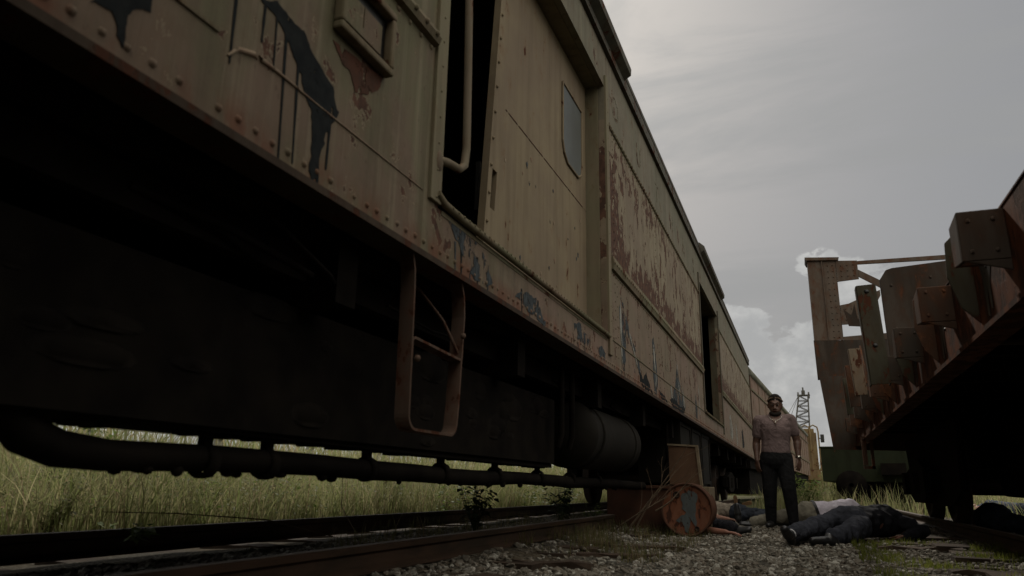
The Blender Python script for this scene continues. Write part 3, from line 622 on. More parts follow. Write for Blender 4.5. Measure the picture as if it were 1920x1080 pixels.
for (yy, L_, xx, zz, rad) in ((5.35, 1.9, -1.72, .88, .26), (5.05, 1.2, -2.35, .92, .24)):
    b = MB(); b.lathe((xx, yy, zz), (0, 1, 0), [(0, 0), (.02, rad * .5), (.07, rad * .85), (.13, rad), (.15, rad + .006), (.17, rad), (L_ - .17, rad), (L_ - .15, rad + .006), (L_ - .13, rad), (L_ - .07, rad * .85), (L_ - .02, rad * .5), (L_, 0)], 26)
    for q in (.35, L_ - .35): b.lathe((xx, yy + q, zz), (0, 1, 0), [(-.03, rad), (-.03, rad + .012), (.03, rad + .012), (.03, rad)], 26); b.box(xx - .02, xx + .02, yy + q - .03, yy + q + .03, zz + rad, 1.34)
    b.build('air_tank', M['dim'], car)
b = MB()
for yy in (4.75, 5.0, 8.95): b.tube([(-1.52, yy, 1.32), (-1.52, yy, .82), (-1.55, yy + .02, .74)], .022, 8)
b.build('hanger_rod', M['under'], car)
b = MB()                                                  # battery boxes farther along
for k in range(3):
    y0 = 9.3 + k * 1.05; b.box(-1.95, -1.42, y0, y0 + .95, .55, 1.30)
    for (a, c, d, e) in ((y0, y0 + .05, .55, 1.3), (y0 + .9, y0 + .95, .55, 1.3), (y0 + .05, y0 + .9, .55, .6), (y0 + .05, y0 + .9, 1.25, 1.3)): b.box(-1.42, -1.405, a, c, d, e)
b.build('battery_box', M['dim'], car)
# drooping brake pipe low beside the equipment boxes
b = MB(); P = [(-1.62, .70, 1.05), (-1.66, .90, .92), (-1.69, 1.02, .79), (-1.70, 1.07, .70), (-1.70, 1.11, .63), (-1.70, 1.17, .575), (-1.70, 1.26, .545), (-1.70, 1.40, .535), (-1.70, 1.8, .542), (-1.70, 2.3, .538)]
y = 2.7
while y < 8.6: P.append((-1.70, y, .535 + .006 * sin(y * 3) - .004 * y + rr.uniform(-.003, .003))); y += .35
b.tube(P, [(.047 if q_ < 7 else .041) + rr.uniform(-.003, .004) for q_ in range(len(P))], 12)
for k in range(80):
    yy = rr.uniform(1.25, 8.4); b.ball((-1.70 + rr.uniform(-.02, .02), yy, .535 - .004 * yy - rr.uniform(.024, .036)), rr.uniform(.010, .019), 6, 4, (1, rr.uniform(.8, 2.2), rr.uniform(.6, 1.5)))
for yy in (1.72, 2.0, 2.62, 3.3, 4.0, 4.75, 5.5, 6.3): b.box(-1.715, -1.685, yy, yy + .035, .55, .66); b.lathe((-1.70, yy, .532), (0, 1, 0), [(0, .04), (0, .052), (.04, .052), (.04, .04)], 10)
b.build('brake_pipe', M['under'], car)
def bogie(parent, xc, yc, ztop, r, wb=2.1, half=.72, name='wheel_truck', mat='under', framex=.98, r3=True):
    f = MB()
    for sx in (-1, 1):
        x = xc + sx * framex; zc = ztop + r
        f.prism([(yc - wb / 2 - .25, zc - .09), (yc - wb / 2 - .25, zc + .12), (yc - wb / 2 + .3, zc + .2), (yc - .3, zc + .28), (yc + .3, zc + .28), (yc + wb / 2 - .3, zc + .2), (yc + wb / 2 + .25, zc + .12), (yc + wb / 2 + .25, zc - .09), (yc + wb / 2 - .15, zc - .12), (yc + .35, zc - .22), (yc - .35, zc - .22), (yc - wb / 2 + .15, zc - .12)], x - .05, x + .05)
        for q in (-.16, 0, .16): f.lathe((x, yc + q, zc - .12), (0, 0, 1), [(0, .06), (.05, .075), (.1, .06), (.15, .075), (.2, .06), (.25, .075)], 10)
        for q in (-1, 1): f.box(x - .1, x + .1, yc + q * wb / 2 - .14, yc + q * wb / 2 + .14, zc - .13, zc + .15)
    f.box(xc - framex, xc + framex, yc - .18, yc + .18, ztop + r - .12, ztop + r + .18)
    fr = f.build(name, M[mat], parent)
    for q in (-1, 1):
        yy = yc + q * wb / 2
        for sx in (-1, 1):
            MB().lathe((xc + sx * half, yy, ztop + r), (sx, 0, 0), [(-.075, r * .3), (-.075, r + .028), (-.045, r + .026), (-.03, r + .002), (.06, r - .006), (.065, r - .06), (.03, r - .08), (.015, r * .5), (.05, r * .3), (.09, r * .22), (.09, .001)], 36).build('wheel', M['steel'], fr)
        MB().tube([(xc - half, yy, ztop + r), (xc + half, yy, ztop + r)], .07, 10).build('axle', M['steel'], fr)
    return fr
bogie(car, -2.81, 14.0, .19, .44, 2.3); bogie(car, -2.81, 20.2, .19, .44, 2.1)

# ------------------------------------------------------------------ second baggage car on the curve
c2 = thing('baggage_car', 'faded reddish baggage car with pale rounded roof beyond the long olive one', 'railcar', (-1.31, 23.0, .04), radians(-3.45))
b = MB(); M2 = ROOTM[c2.name]
def T2(mb):  mb.v = [tuple(M2 @ Vector(p)) for p in mb.v]; return mb
b.box(-3.0, 0, 0, 28.5, 1.35, 3.85)
for k in range(15): b.box(0, .02, 2 * k - .03, 2 * k + .03, 1.36, 3.8)
T2(b).build('side_wall', M['red'], c2)
b = MB(); b.box(0, .035, 0, 28.5, 2.14, 2.26); b.box(0, .03, 0, 28.5, 3.38, 3.44); T2(b).build('belt_rail', M['frame'], c2)
b = MB(); pr = []
for k in range(17): a = k / 16 * pi; pr.append((-1.5 + 1.56 * cos(a), 3.83 + .62 * sin(a) ** .7))
b.prism(pr, -.05, 28.55, 'y'); o = T2(b).build('roof', M['redroof'], c2); o.data.polygons.foreach_set('use_smooth', [len(p.vertices) == 4 for p in o.data.polygons])
b = MB(); b.box(-2.6, -.15, 0, 28.5, 1.05, 1.35); b.box(-2.5, -.3, 8, 19, .5, 1.1); b.box(-2.4, -.3, .8, 4.2, .3, 1.05); b.box(-2.4, -.3, 23.6, 27, .3, 1.05); T2(b).build('underframe', M['under'], c2)

# ------------------------------------------------------------------ yellow crane far down the track
cr = thing('railway_crane', 'yellow railway crane with a grey lattice boom beyond the far baggage car', 'crane', (.4, 56, 0))
b = MB(); b.box(-1.9, 1.03, 55.6, 61, 1.9, 4.45); b.box(-1.5, .9, 55.9, 60.5, 4.45, 4.75); b.build('cab', M['yellow'], cr, .05)
b = MB(); b.box(-2.0, 1.1, 55.2, 64, 1.2, 1.9); b.box(.2, .9, 55.5, 57.5, .2, 1.2); b.box(.2, .9, 60, 62, .2, 1.2); b.build('chassis', M['yellow'], cr)
for xx in (.62, 1.16):
    b = MB(); b.tube([(xx - .55, 55.5, 4.6), (xx - .5, 55.45, 4.85), (xx - .3, 55.4, 4.95), (xx - .05, 55.4, 4.8), (xx, 55.4, 4.5), (xx, 55.4, 1.8)], .05, 8); b.build('handrail', M['yellow'], cr)
b = MB(); b.box(1.28, 1.52, 55.3, 55.5, 3.75, 4.3); b.box(1.1, 1.3, 55.36, 55.44, 4.0, 4.06); b.build('side_mirror', M['lamp'], cr, .03)
bm_ = MB(); base, top = Vector((.02, 60.5, 3.6)), Vector((.46, 61.5, 7.75)); n = 10
def corner(t, i, j): c_ = base.lerp(top, t); w_ = .62 * (1 - .45 * t); return c_ + Vector((i * w_, j * w_ * .8, 0))
for i in (-1, 1):
    for j in (-1, 1): bm_.tube([corner(0, i, j), corner(1, i, j)], .055, 5)
for k in range(n):
    t0, t1 = k / n, (k + 1) / n
    for (a, c_) in (((-1, -1), (1, -1)), ((-1, 1), (1, 1)), ((-1, -1), (-1, 1)), ((1, -1), (1, 1))):
        if k % 2: a, c_ = c_, a
        bm_.tube([corner(t0, *a), corner(t1, *c_)], .035, 4); bm_.tube([corner(t1, *a), corner(t1, *c_)], .03, 4)
bo = bm_.build('boom', M['boom'], cr)
b = MB(); b.lathe((.02, 61.5, 7.78), (1, 0, 0), [(0, .05), (0, .26), (.12, .26), (.12, .05)], 14); b.lathe((.80, 61.5, 7.78), (1, 0, 0), [(0, .05), (0, .26), (.12, .26), (.12, .05)], 14)
b.tube([(0, 61.5, 7.78), (.95, 61.5, 7.78)], .07, 6); b.box(.33, .60, 61.3, 61.7, 7.75, 8.15); b.box(.40, .52, 61.4, 61.6, 8.15, 8.4); b.build('boom_head', M['boom'], bo)
for q in (0, 1):
    b = MB(); b.tube([(.06, 61.5, 7.7), (-1.5 + q * .5, 60, 5.0)], .018, 4); b.build('guy_cable', M['boom'], bo)

# ------------------------------------------------------------------ rusty flatcar on the right
fl = thing('flatcar', 'rusted flatcar with stake pockets, bent stakes and a tall riveted bulkhead', 'railcar', (2.3, 6, 0))
b = MB(); b.box(.86, .90, -4, 13.9, 1.24, 1.64); b.box(.855, .92, -4, 13.9, 1.642, 1.65); b.box(.84, .98, -4, 13.9, 1.215, 1.24)
b.build('side_sill', M['sill'], fl)
b = MB(); b.box(.90, 3.74, -4, 13.9, 1.56, 1.60)
for k in range(26): yy = -3.8 + .68 * k; b.box(.92, 3.72, yy, yy + .09, 1.40, 1.56)
b.box(2.0, 2.6, -4, 13.9, .78, 1.40); b.box(3.70, 3.74, -4, 13.9, 1.24, 1.56)
b.build('deck_underside', M['under'], fl)
b = MB(); b.tube([(1.05, 3.9, 1.36), (1.8, 4.6, 1.37), (3.0, 5.7, 1.36)], .018, 6); b.tube([(1.0, 5.0, 1.37), (2.0, 5.15, 1.38)], .025, 6); b.build('brake_rod', M['rustdark'], fl)
b = MB(); b.box(1.9, 3.1, 3.2, 6.2, .40, 1.22); b.prism([(6.2, .45), (6.2, 1.2), (9.0, 1.2), (8.8, .46), (7.2, .44)], 1.85, 2.9); b.build('underfloor_box', M['under'], fl, .03)
b = MB(); rr = random.Random(11)
for k in range(12): yy = 3.8 + .25 * k; b.tube([(1.9, yy, .55), (1.88, yy + .05, .44 + rr.uniform(-.04, .03)), (1.95, yy + .2, .45), (1.95, yy + .24, .55)], .016, 5)
b.tube([(2.2, 4.0, .46), (2.2, 4.4, .40), (2.3, 6.6, .41), (2.3, 6.9, .5)], .03, 6); b.build('brake_rigging', M['under'], fl)
drk = M['tar_and_shadow']
for k in range(9):
    y0 = 3.32 + 1.2 * k; b = MB(); jx = rr.uniform(-.006, .012); z0, z1 = 1.41, 1.625 + rr.uniform(-.012, .008)
    b.box(.69 + jx, .86, y0, y0 + .015, z0, z1); b.prism([(y0 + .015, z0), (y0 + .17, z0 + .02), (y0 + .17, z1 - .015), (y0 + .015, z1)], .69 + jx, .705 + jx)
    b.box(.705 + jx, .86, y0 + .155, y0 + .17, z0 + .02, z1 - .015)
    b.prism([(.70 + jx, z0), (.86, z0 - .05), (.86, z0)], y0 + .002, y0 + .012, 'y')
    for (px_, pz_) in ((.73, 1.45), (.73, 1.585), (.82, 1.585), (.82, 1.45)): b.ball((px_ + jx, y0, pz_), .011, 6, 4)
    o = b.build('stake_pocket', M['rustdark'] if k % 3 != 1 else M['rustcar'], fl, .006)
    if k < 6:
        yb = y0 + .62 + rr.uniform(-.05, .08); q_ = MB(); q_.prism([(.86, 1.28), (.79, 1.36), (.745, 1.52), (.755, 1.70), (.80, 1.745), (.86, 1.70)], yb, yb + .014, 'y'); q_.build('bent_bracket', M['stake'] if k % 2 == 0 else M['rustcar'], fl, .003)
    if k < 3:
        pp = [(y0 + .20, 1.60), (y0 + .56, 1.60), (y0 + .50, 1.45), (y0 + .49, 1.28), (y0 + .46, 1.27), (y0 + .44, 1.42), (y0 + .42, 1.30), (y0 + .39, 1.29), (y0 + .38, 1.42), (y0 + .33, 1.48)]
        MB().prism(pp, .857, .8585).build('tar_run', drk, fl)
        bb = MB()
        for q in range(9): bb.ball((.862, y0 + .32 + rr.uniform(0, .18), rr.uniform(1.42, 1.58)), rr.uniform(.006, .012), 6, 4)
        bb.build('tar_bead', drk, fl)
def stake(p0, p1, wx, wy, mat, holes=()):
    p0, p1 = Vector(p0), Vector(p1); t = (p1 - p0).normalized(); b = MB(); ux = Vector((1, 0, 0)); ux = (ux - t * ux.dot(t)).normalized(); uy = t.cross(ux); c_ = (p0 + p1) / 2; L_ = (p1 - p0).length / 2
    b.obox(c_, ux, uy, t, wx, .006, L_); b.obox(c_ + ux * wx + uy * wy * .5, ux, uy, t, .006, wy * .5 - .007, L_); b.obox(c_ - ux * wx + uy * wy * .5, ux, uy, t, .006, wy * .5 - .007, L_)
    o = b.build('stake', mat, fl, .003)
    for h_ in holes:
        q = p0.lerp(p1, h_) - uy * .0075; MB().lathe(q, -uy, [(0, .001), (0, .018), (.002, .018), (.003, .001)], 12).build('bolt_hole', drk, o)
stake((.625, 6.3, 1.30), (.595, 6.32, 2.12), .07, .12, M['stake'], (.38, .93))
stake((.66, 8.7, 1.5), (.63, 8.72, 2.02), .055, .10, M['palestake'])
stake((.67, 9.9, 1.5), (.65, 9.92, 2.02), .05, .10, M['rustcar'])
stake((.68, 10.9, 1.5), (.66, 10.92, 2.0), .05, .09, M['stake'])
b = MB(); b.prism([(.80, 1.62), (.79, 2.36), (.85, 2.45), (.90, 2.465), (1.45, 2.50), (2.6, 2.56), (2.6, 1.62)], 7.1, 7.14, 'y')
for (x_, z_) in ((.88, 2.3), (1.2, 2.35), (.88, 1.9), (1.2, 1.9), (1.1, 2.2)): b.ball((x_, 7.1, z_), .014, 6, 4)
b.build('cross_plate', M['rustdark'], fl, .004)
b = MB(); b.prism([(8.8, 1.64), (12.6, 1.64), (12.4, 2.02), (11.5, 2.1), (11.1, 1.96), (10.3, 2.05), (9.6, 1.92), (9.1, 2.12), (8.85, 1.85)], .72, .735); b.build('side_sheet', M['rustcar'], fl)
b = MB(); b.prism([(.62, 2.32), (.58, 2.52), (.66, 2.44), (.70, 2.58), (.72, 2.40), (.80, 2.30)], 8.9, 8.92, 'y'); b.build('torn_scrap', M['rustdark'], fl)
# bulkhead frame at the far end
b = MB(); Y0 = 13.6
b.box(.37, .84, Y0, Y0 + .02, 3.05, 4.53); b.box(.37, .39, Y0 + .02, Y0 + .4, 3.05, 4.53); b.box(.82, .84, Y0 + .02, Y0 + .4, 3.05, 4.53)
b.prism([(.33, 4.60), (.90, 4.55), (.88, 4.50), (.355, 4.54)], Y0 - .05, Y0 + .42, 'y'); b.box(.60, .62, Y0 - .03, Y0, 3.05, 4.53)
for z_ in np.arange(3.1, 4.45, .11):
    for x_ in (.70, .78): b.ball((x_, Y0, float(z_)), .014, 6, 4)
pst = b.build('bulkhead_post', M['post'], fl)
def frame_bar(name, poly, riv=()):
    b = MB(); b.prism(poly, Y0 - .01, Y0 + .03, 'y')
    for x_, z_ in riv: b.ball((x_, Y0 - .01, z_), .015, 6, 4)
    b.build(name, M['post'], pst)
frame_bar('top_gusset', [(.842, 4.11), (.842, 4.50), (1.19, 4.47), (1.19, 4.13)], [(x_, z_) for x_ in (.92, 1.02, 1.12) for z_ in (4.2, 4.3, 4.4)])
frame_bar('top_chord', [(1.192, 4.40), (1.192, 4.46), (2.9, 4.43), (2.9, 4.35)])
frame_bar('diagonal_brace', [(1.192, 4.17), (1.192, 4.30), (1.60, 4.02), (1.60, 3.88)])
frame_bar('upper_brace', [(1.95, 4.02), (1.95, 4.10), (2.62, 4.33), (2.62, 4.25)])
frame_bar('middle_gusset', [(.842, 3.32), (.842, 3.67), (.98, 3.69), (1.19, 3.78), (1.5, 3.9), (1.5, 3.8), (1.35, 3.55), (1.35, 3.32)], [(x_, z_) for x_ in (.92, 1.02, 1.12, 1.22) for z_ in (3.4, 3.5, 3.6)])
frame_bar('lower_rail', [(.842, 3.02), (.842, 3.10), (1.6, 3.13), (1.6, 3.02)])
b = MB(); b.prism([(.35, 3.05), (1.6, 3.0), (3.4, 3.0), (3.4, 2.35), (.36, 2.35)], Y0 - .06, Y0 - .02, 'y'); b.prism([(.385, 2.40), (3.4, 2.40), (3.4, 1.10), (.50, 1.16)], Y0 - .12, Y0 - .08, 'y'); b.build('end_plate', M['rustdark'], fl)
b = MB(); b.box(.82, .88, 11.8, 11.86, .85, 1.26); b.box(.93, .97, 11.8, 11.86, .8, 1.26); b.box(.82, .97, 11.8, 11.86, .80, .84); b.build('hanging_strap', M['rustcar'], fl)
bogie(fl, 2.3, 10.45, .165, .42, 1.7, half=.72, framex=.95)
b = MB(); b.prism([(8.3, .50), (8.1, 1.2), (12.0, 1.2), (11.8, .75), (11.0, .40), (9.6, .34), (8.8, .36)], 1.40, 1.44); b.build('side_shield', M['under'], fl)
# unseen tall car, added out of frame to shade the near baggage car wall
hp = thing('shade_boxcar', 'unseen tall dark brown car added to shade the baggage car wall', 'railcar', (2.3, -8, 0))
MB().box(.86, 3.74, -17, .9, 1.25, 4.3).build('body', M['rustdark'], hp, .03); MB().box(1.3, 3.3, -16.5, .4, .5, 1.25).build('underframe', M['under'], hp)
# dark green car beyond
g = thing('low_wagon', 'dark green low wagon standing just beyond the rusty bulkhead', 'railcar', (1.9, 18.7, 0), radians(-6))
MG = ROOTM[g.name]
b = MB(); b.box(-1.50, 1.4, 0, 8, .70, 1.48); b.box(-1.53, 1.42, -.02, 8.02, 1.46, 1.50)
for k in range(4): b.box(-1.52, -1.50, 1 + 2 * k, 1.1 + 2 * k, .72, 1.46)
b.v = [tuple(MG @ Vector(p)) for p in b.v]; b.build('body', M['greencar'], g, .01)
b = MB(); b.box(-.25, .25, -.55, 0, .85, 1.1); b.lathe((-.9, -.05, .62), (0, 1, 0), [(0, .05), (0, .33), (.9, .33), (.9, .05)], 20); b.box(-1.1, 1.1, .3, 2.6, .25, .7); b.v = [tuple(MG @ Vector(p)) for p in b.v]; b.build('running_gear', M['under'], g)

# ------------------------------------------------------------------ junk beside the near rail
bx = thing('wooden_box', 'long rust brown box lying beside the rail behind the drum', 'box', (-1.5, 8.6, 0), 0)
b = MB(); b.box(-2.15, -1.17, 8.45, 9.1, 0, .47); b.box(-2.18, -1.14, 8.42, 9.13, .47, .505); b.box(-1.17, -1.15, 8.43, 8.5, 0, .47); b.build('chest', M['boxwood'], bx, .006)
b = MB(); b.box(-1.15, -.99, 8.5, 9.0, 0, .50); b.build('end_panel', M['boxpale'], bx, .006)
pn = thing('framed_panel', 'brown framed panel leaning upright on top of the rusty box', 'panel', (-1.3, 8.7, .505))
b = MB(); b.prism([(-1.46, .52), (-1.46, .965), (-1.15, .945), (-1.115, .52)], 8.70, 8.715, 'y'); b.build('board', M['cardboard'], pn)
b = MB(); b.prism([(-1.15, .945), (-1.12, .945), (-1.085, .51), (-1.115, .51)], 8.68, 8.735, 'y'); b.prism([(-1.47, .965), (-1.47, .985), (-1.12, .965), (-1.12, .945)], 8.68, 8.735, 'y'); b.build('frame', M['boxpale'], pn)
dr = thing('oil_drum', 'rusty orange oil drum on its side with grey peeling paint on its lid', 'drum', (-1.185, 8.03, 0))
zc = .243; ro = .272
b = MB(); b.lathe((-1.185, 8.06, zc + .02), (-.05, 1, 0), [(0, ro - .012), (.015, ro - .004), (.05, ro - .008), (.27, ro - .008), (.285, ro + .004), (.30, ro - .008), (.54, ro - .008), (.555, ro + .004), (.57, ro - .008), (.80, ro - .008), (.83, ro - .01)], 48); b.build('drum_body', M['boxwood'], dr)
b = MB(); b.lathe((-1.185, 8.055, zc + .02), (0, -1, 0), [(0, .001), (0, ro - .03), (.004, ro - .022)], 48); o = b.build('lid', M['barrel'], dr)
b = MB(); b.lathe((-1.185, 8.055, zc + .02), (0, -1, 0), [(-.02, ro - .01), (0, ro), (.014, ro + .003), (.022, ro - .006), (.018, ro - .018), (0, ro - .024)], 48); b.build('rim', M['boxwood'], dr)
gp0 = [(592, 640), (612, 618), (645, 612), (672, 590), (720, 600), (762, 625), (758, 690), (738, 720), (740, 790), (728, 840), (744, 900), (735, 945), (718, 935), (700, 900), (668, 850), (676, 900), (668, 950), (650, 1005), (622, 1000), (612, 950), (596, 905), (560, 912), (528, 895), (560, 866), (585, 840), (628, 830), (640, 800), (598, 772), (604, 720), (588, 680)]
gp = []
for i_ in range(len(gp0)):
    a0, b0 = gp0[i_]; a1, b1 = gp0[(i_ + 1) % len(gp0)]
    for t_ in (0, .33, .66):
        a, c_ = a0 + (a1 - a0) * t_, b0 + (b1 - b0) * t_; gp.append((a + 9 * mnoise.noise(Vector((a * .06, c_ * .06, 0))), c_ + 9 * mnoise.noise(Vector((a * .06, c_ * .06, 7)))))
MB().prism([(-1.185 + (a - 645) / 245 * .25, zc + .02 - (c_ - 780) / 245 * .25) for a, c_ in gp], 8.0475, 8.052, 'y').build('paint_patch', M['greypaint'], dr)
for (dx, dz, r_) in ((-.10, .15, .036), (.10, -.19, .026)):
    b = MB(); b.lathe((-1.185 + dx, 8.046, zc + .02 + dz), (0, -1, 0), [(0, r_), (.006, r_), (.008, r_ * .75), (.003, r_ * .7), (.003, .001)], 18); b.build('bung', M['steel'], dr)

# ------------------------------------------------------------------ dry branches
def branch(mb, p, d, L_, r, depth, rr, bend=.25):
    pts = [Vector(p)]; rad = [r]; d = Vector(d).normalized(); n = 6
    for k in range(n):
        d = (d + Vector((rr.uniform(-bend, bend), rr.uniform(-bend, bend), rr.uniform(-bend, bend) * .8))).normalized()
        pts.append(pts[-1] + d * L_ / n); rad.append(r * (1 - .75 * (k + 1) / n))
    mb.tube(pts, rad, 5)
    if depth:
        for k in (2, 3, 4, 5):
            if rr.random() < .8:
                dd = (d + Vector((rr.uniform(-.9, .9), rr.uniform(-.5, .5), rr.uniform(-.5, .9)))).normalized()
                branch(mb, pts[k], dd, L_ * rr.uniform(.25, .5), rad[k] * .7, depth - 1, rr, bend)
rr = random.Random(21); b = MB()
branch(b, (-1.78, 7.75, .02), (.75, .1, .8), 1.15, .013, 2, rr, .12); branch(b, (-1.70, 7.8, .02), (.42, .1, .9), .8, .011, 2, rr, .15)
branch(b, (-1.9, 7.7, .03), (.6, .0, .6), .7, .009, 1, rr, .15); branch(b, (-1.45, 7.7, .25), (.8, .1, .55), .6, .010, 2, rr, .2)
tag(b.build('dry_branch', M['twig'], loc=(-1.7, 7.8, 0)), 'bare dry branches leaning on the box behind the drum', 'branch')

# ------------------------------------------------------------------ plants
def blades(n, pos, hmin, hmax, wid, lean=.35, seg=3, hf=None):
    x, y, z = pos; h = rng.uniform(hmin, hmax, n)
    if hf is not None: h = h * hf
    a = rng.uniform(0, 2 * pi, n); ln = rng.uniform(.05, lean, n) * h; la = rng.uniform(0, 2 * pi, n); w_ = wid * rng.uniform(.6, 1.4, n)
    V = []
    for k in range(seg + 1):
        t = k / seg; ww = w_ * (1 - t) ** .7 * .5; cx = x + np.cos(la) * ln * t * t; cy = y + np.sin(la) * ln * t * t; cz = z + h * t * (1 - .15 * t)
        if k < seg:
            V.append(np.stack([cx - np.cos(a) * ww, cy - np.sin(a) * ww, cz], 1)); V.append(np.stack([cx + np.cos(a) * ww, cy + np.sin(a) * ww, cz], 1))
        else: V.append(np.stack([cx, cy, cz], 1))
    V = np.stack(V, 1); m_ = V.shape[1]; F = []
    for k in range(seg - 1): F += [(2 * k, 2 * k + 1, 2 * k + 3), (2 * k, 2 * k + 3, 2 * k + 2)]
    F.append((2 * seg - 2, 2 * seg - 1, 2 * seg)); F = np.array(F)
    return V.reshape(-1, 3), (F[None] + (np.arange(n) * m_)[:, None, None]).reshape(-1, 3)
def field(name, label, n, xr, yr, hr, wid, mat, kind='stuff', lean=.4, thr=-9., zoff=0., nsc=.8, cat='grass', px=1.):
    u_ = rng.random(n) ** px; x = xr[0] + (xr[1] - xr[0]) * u_; y = rng.uniform(*yr, n)
    d = np.array([mnoise.noise(Vector((a * nsc, b_ * nsc, 3))) for a, b_ in zip(x, y)]); k = d > thr; x, y, d = x[k], y[k], d[k]
    z = np.array([gz(a, b_) for a, b_ in zip(x, y)]) + zoff
    V, F = blades(len(x), (x, y, z), *hr, wid, lean, hf=1 + .5 * d); o = npmesh(name, V, F, mat); tag(o, label, cat, kind=kind); return o
def plant(name, label, cat, loc, h, n_stem, n_leaf, leaf, spread, mat, seed, lean=(0, 0), group=None, hang=False):
    rr = random.Random(seed); t = thing(name, label, cat, loc, 0, group); st = MB(); V = []; F = []
    for s_ in range(n_stem):
        a = rr.uniform(0, 2 * pi); d = Vector((cos(a) * spread + lean[0], sin(a) * spread + lean[1], 1)).normalized(); hh = h * rr.uniform(.6, 1)
        p = Vector(loc); pts = [p.copy()]; K = 7
        for k in range(K):
            d = (d + Vector((rr.uniform(-.14, .14), rr.uniform(-.14, .14), -.03))).normalized(); p = p + (d * hh / K if not hang else Vector((d.x * .5, d.y * .5, -1)) * hh / K); pts.append(p.copy())
        st.tube(pts, [.005 * (1 - k / (K + 2)) for k in range(K + 1)], 5)
        for k in range(n_leaf // n_stem):
            q = rr.uniform(.12, 1); i = min(K - 1, int(q * K)); c_ = pts[i].lerp(pts[i + 1], q * K - i); a = rr.uniform(0, 2 * pi); o_ = Vector((cos(a), sin(a), rr.uniform(-.5, .5))).normalized(); L_ = leaf * rr.uniform(.6, 1.25)
            sd_ = o_.cross(Vector((rr.uniform(-.3, .3), rr.uniform(-.3, .3), 1))).normalized() * L_ * .26; dr_ = Vector((0, 0, -L_ * .18)); b_ = c_ + o_ * L_ * .25; m_ = len(V)
            V += [b_, b_ + o_ * L_ * .4 + sd_, b_ + o_ * L_ * .45 + dr_ * .2, b_ + o_ * L_ * .4 - sd_, b_ + o_ * L_ + dr_]
            F += [(m_, m_ + 1, m_ + 2), (m_, m_ + 2, m_ + 3), (m_ + 1, m_ + 4, m_ + 2), (m_ + 2, m_ + 4, m_ + 3)]
    st.build('stem', mat, t); lf = MB(); lf.add(V, F); lo = lf.build('foliage', mat, t)
    return t
plant('weed', 'dark leafy weed silhouetted on the far rail, left of the two', 'weed', (-2.85, 6.3, .05), .60, 14, 230, .09, .32, M['vinedark'], 1)
plant('weed', 'dark leafy weed silhouetted on the far rail, right of the two', 'weed', (-2.75, 8.6, .05), .60, 12, 180, .10, .3, M['vinedark'], 2)
plant('weed', 'small bright weed growing against the far rail at the left', 'weed', (-3.42, 3.05, .15), .13, 6, 34, .085, .8, M['weedleaf'], 3)
plant('weed', 'green weeds in the dark gap left of the rusty box', 'weed', (-2.3, 8.3, .03), .34, 8, 90, .06, .5, M['weedleaf'], 4)
plant('shrub', 'leafy green shrub at the foot of the far car, right of the standing man', 'shrub', (-.02, 17.5, 0), .95, 22, 900, .10, .45, M['weedleaf'], 5)
plant('shrub', 'taller yellow green bush before the dark green wagon', 'shrub', (.75, 21.5, 0), 1.0, 16, 500, .09, .35, M['grass'], 6)
plant('shrub', 'pale green leafy plant in the field near the left edge', 'shrub', (-5.3, 3.9, 0), .55, 14, 420, .075, .55, M['grass'], 8)
plant('shrub', 'broad green bush in the tall grass, behind the pipe bend', 'shrub', (-7.4, 5.9, 0), 1.2, 18, 700, .10, .5, M['weedleaf'], 9)
plant('vine', 'dark vine with broad leaves on the ground under the flatcar', 'vine', (2.25, 8.4, .02), .30, 16, 130, .10, 1.4, M['vinedark'], 12)
plant('vine', 'shaded leafy creeper at the bottom right corner', 'vine', (1.9, 6.2, .0), .25, 18, 200, .10, 1.6, M['weedleaf'], 13)
# a few long stalks near the camera
b = MB(); b.tube([(-2.75, 3.95, .15), (-2.9, 3.5, .26), (-3.1, 3.05, .30), (-3.3, 2.75, .31)], [.004, .004, .003, .002], 5); b.tube([(-3.0, 4.6, .12), (-3.25, 4.75, .3), (-3.4, 4.95, .55)], [.003, .003, .0015], 5)
tag(b.build('dry_stalk', M['twig'], loc=(-3, 3.8, .1)), 'long thin dry stalks arching over the far rail', 'stalk')
# pale barrier along the field
fb = thing('guardrail', 'pale grey two-beam barrier beyond the tall grass, top left', 'barrier', (-13, 9, 0))
b = MB(); b.box(-13.1, -13, 2, 30, 1.42, 1.60); b.box(-13.1, -13, 2, 30, 1.66, 1.78); b.build('beam', M['fencewhite'], fb, .01)
for k in range(8): MB().box(-13.25, -13.1, 3 + 3.6 * k, 3.15 + 3.6 * k, 0, 1.75).build('post', M['fencewhite'], fb)

# ------------------------------------------------------------------ people
def capsule(mb, a, b_, r0, r1, sx=1., flat=None, n=12):
    a, b_ = Vector(a), Vector(b_); t = b_ - a; L_ = t.length
    if L_ < 1e-5: t = Vector((0, 0, 1)); L_ = 1e-5
    t.normalize(); u_ = Vector(flat) if flat is not None else t.orthogonal(); u_ = (u_ - t * u_.dot(t)).normalized(); v_ = t.cross(u_)
    rows = []
    for k in range(5): th = pi / 2 * (1 - k / 4); rows.append((-r0 * sin(th), r0 * cos(th)))
    for k in range(5): th = pi / 2 * k / 4; rows.append((L_ + r1 * sin(th), r1 * cos(th)))
    vs = [a + t * d + (u_ * cos(2 * pi * k / n) * sx + v_ * sin(2 * pi * k / n)) * max(r, 1e-4) for d, r in rows for k in range(n)]
    fs = [(i * n + k, i * n + (k + 1) % n, (i + 1) * n + (k + 1) % n, (i + 1) * n + k) for i in range(len(rows) - 1) for k in range(n)]
    fs += [tuple(range(n))[::-1], tuple((len(rows) - 1) * n + k for k in range(n))]
    mb.add(vs, fs, True)
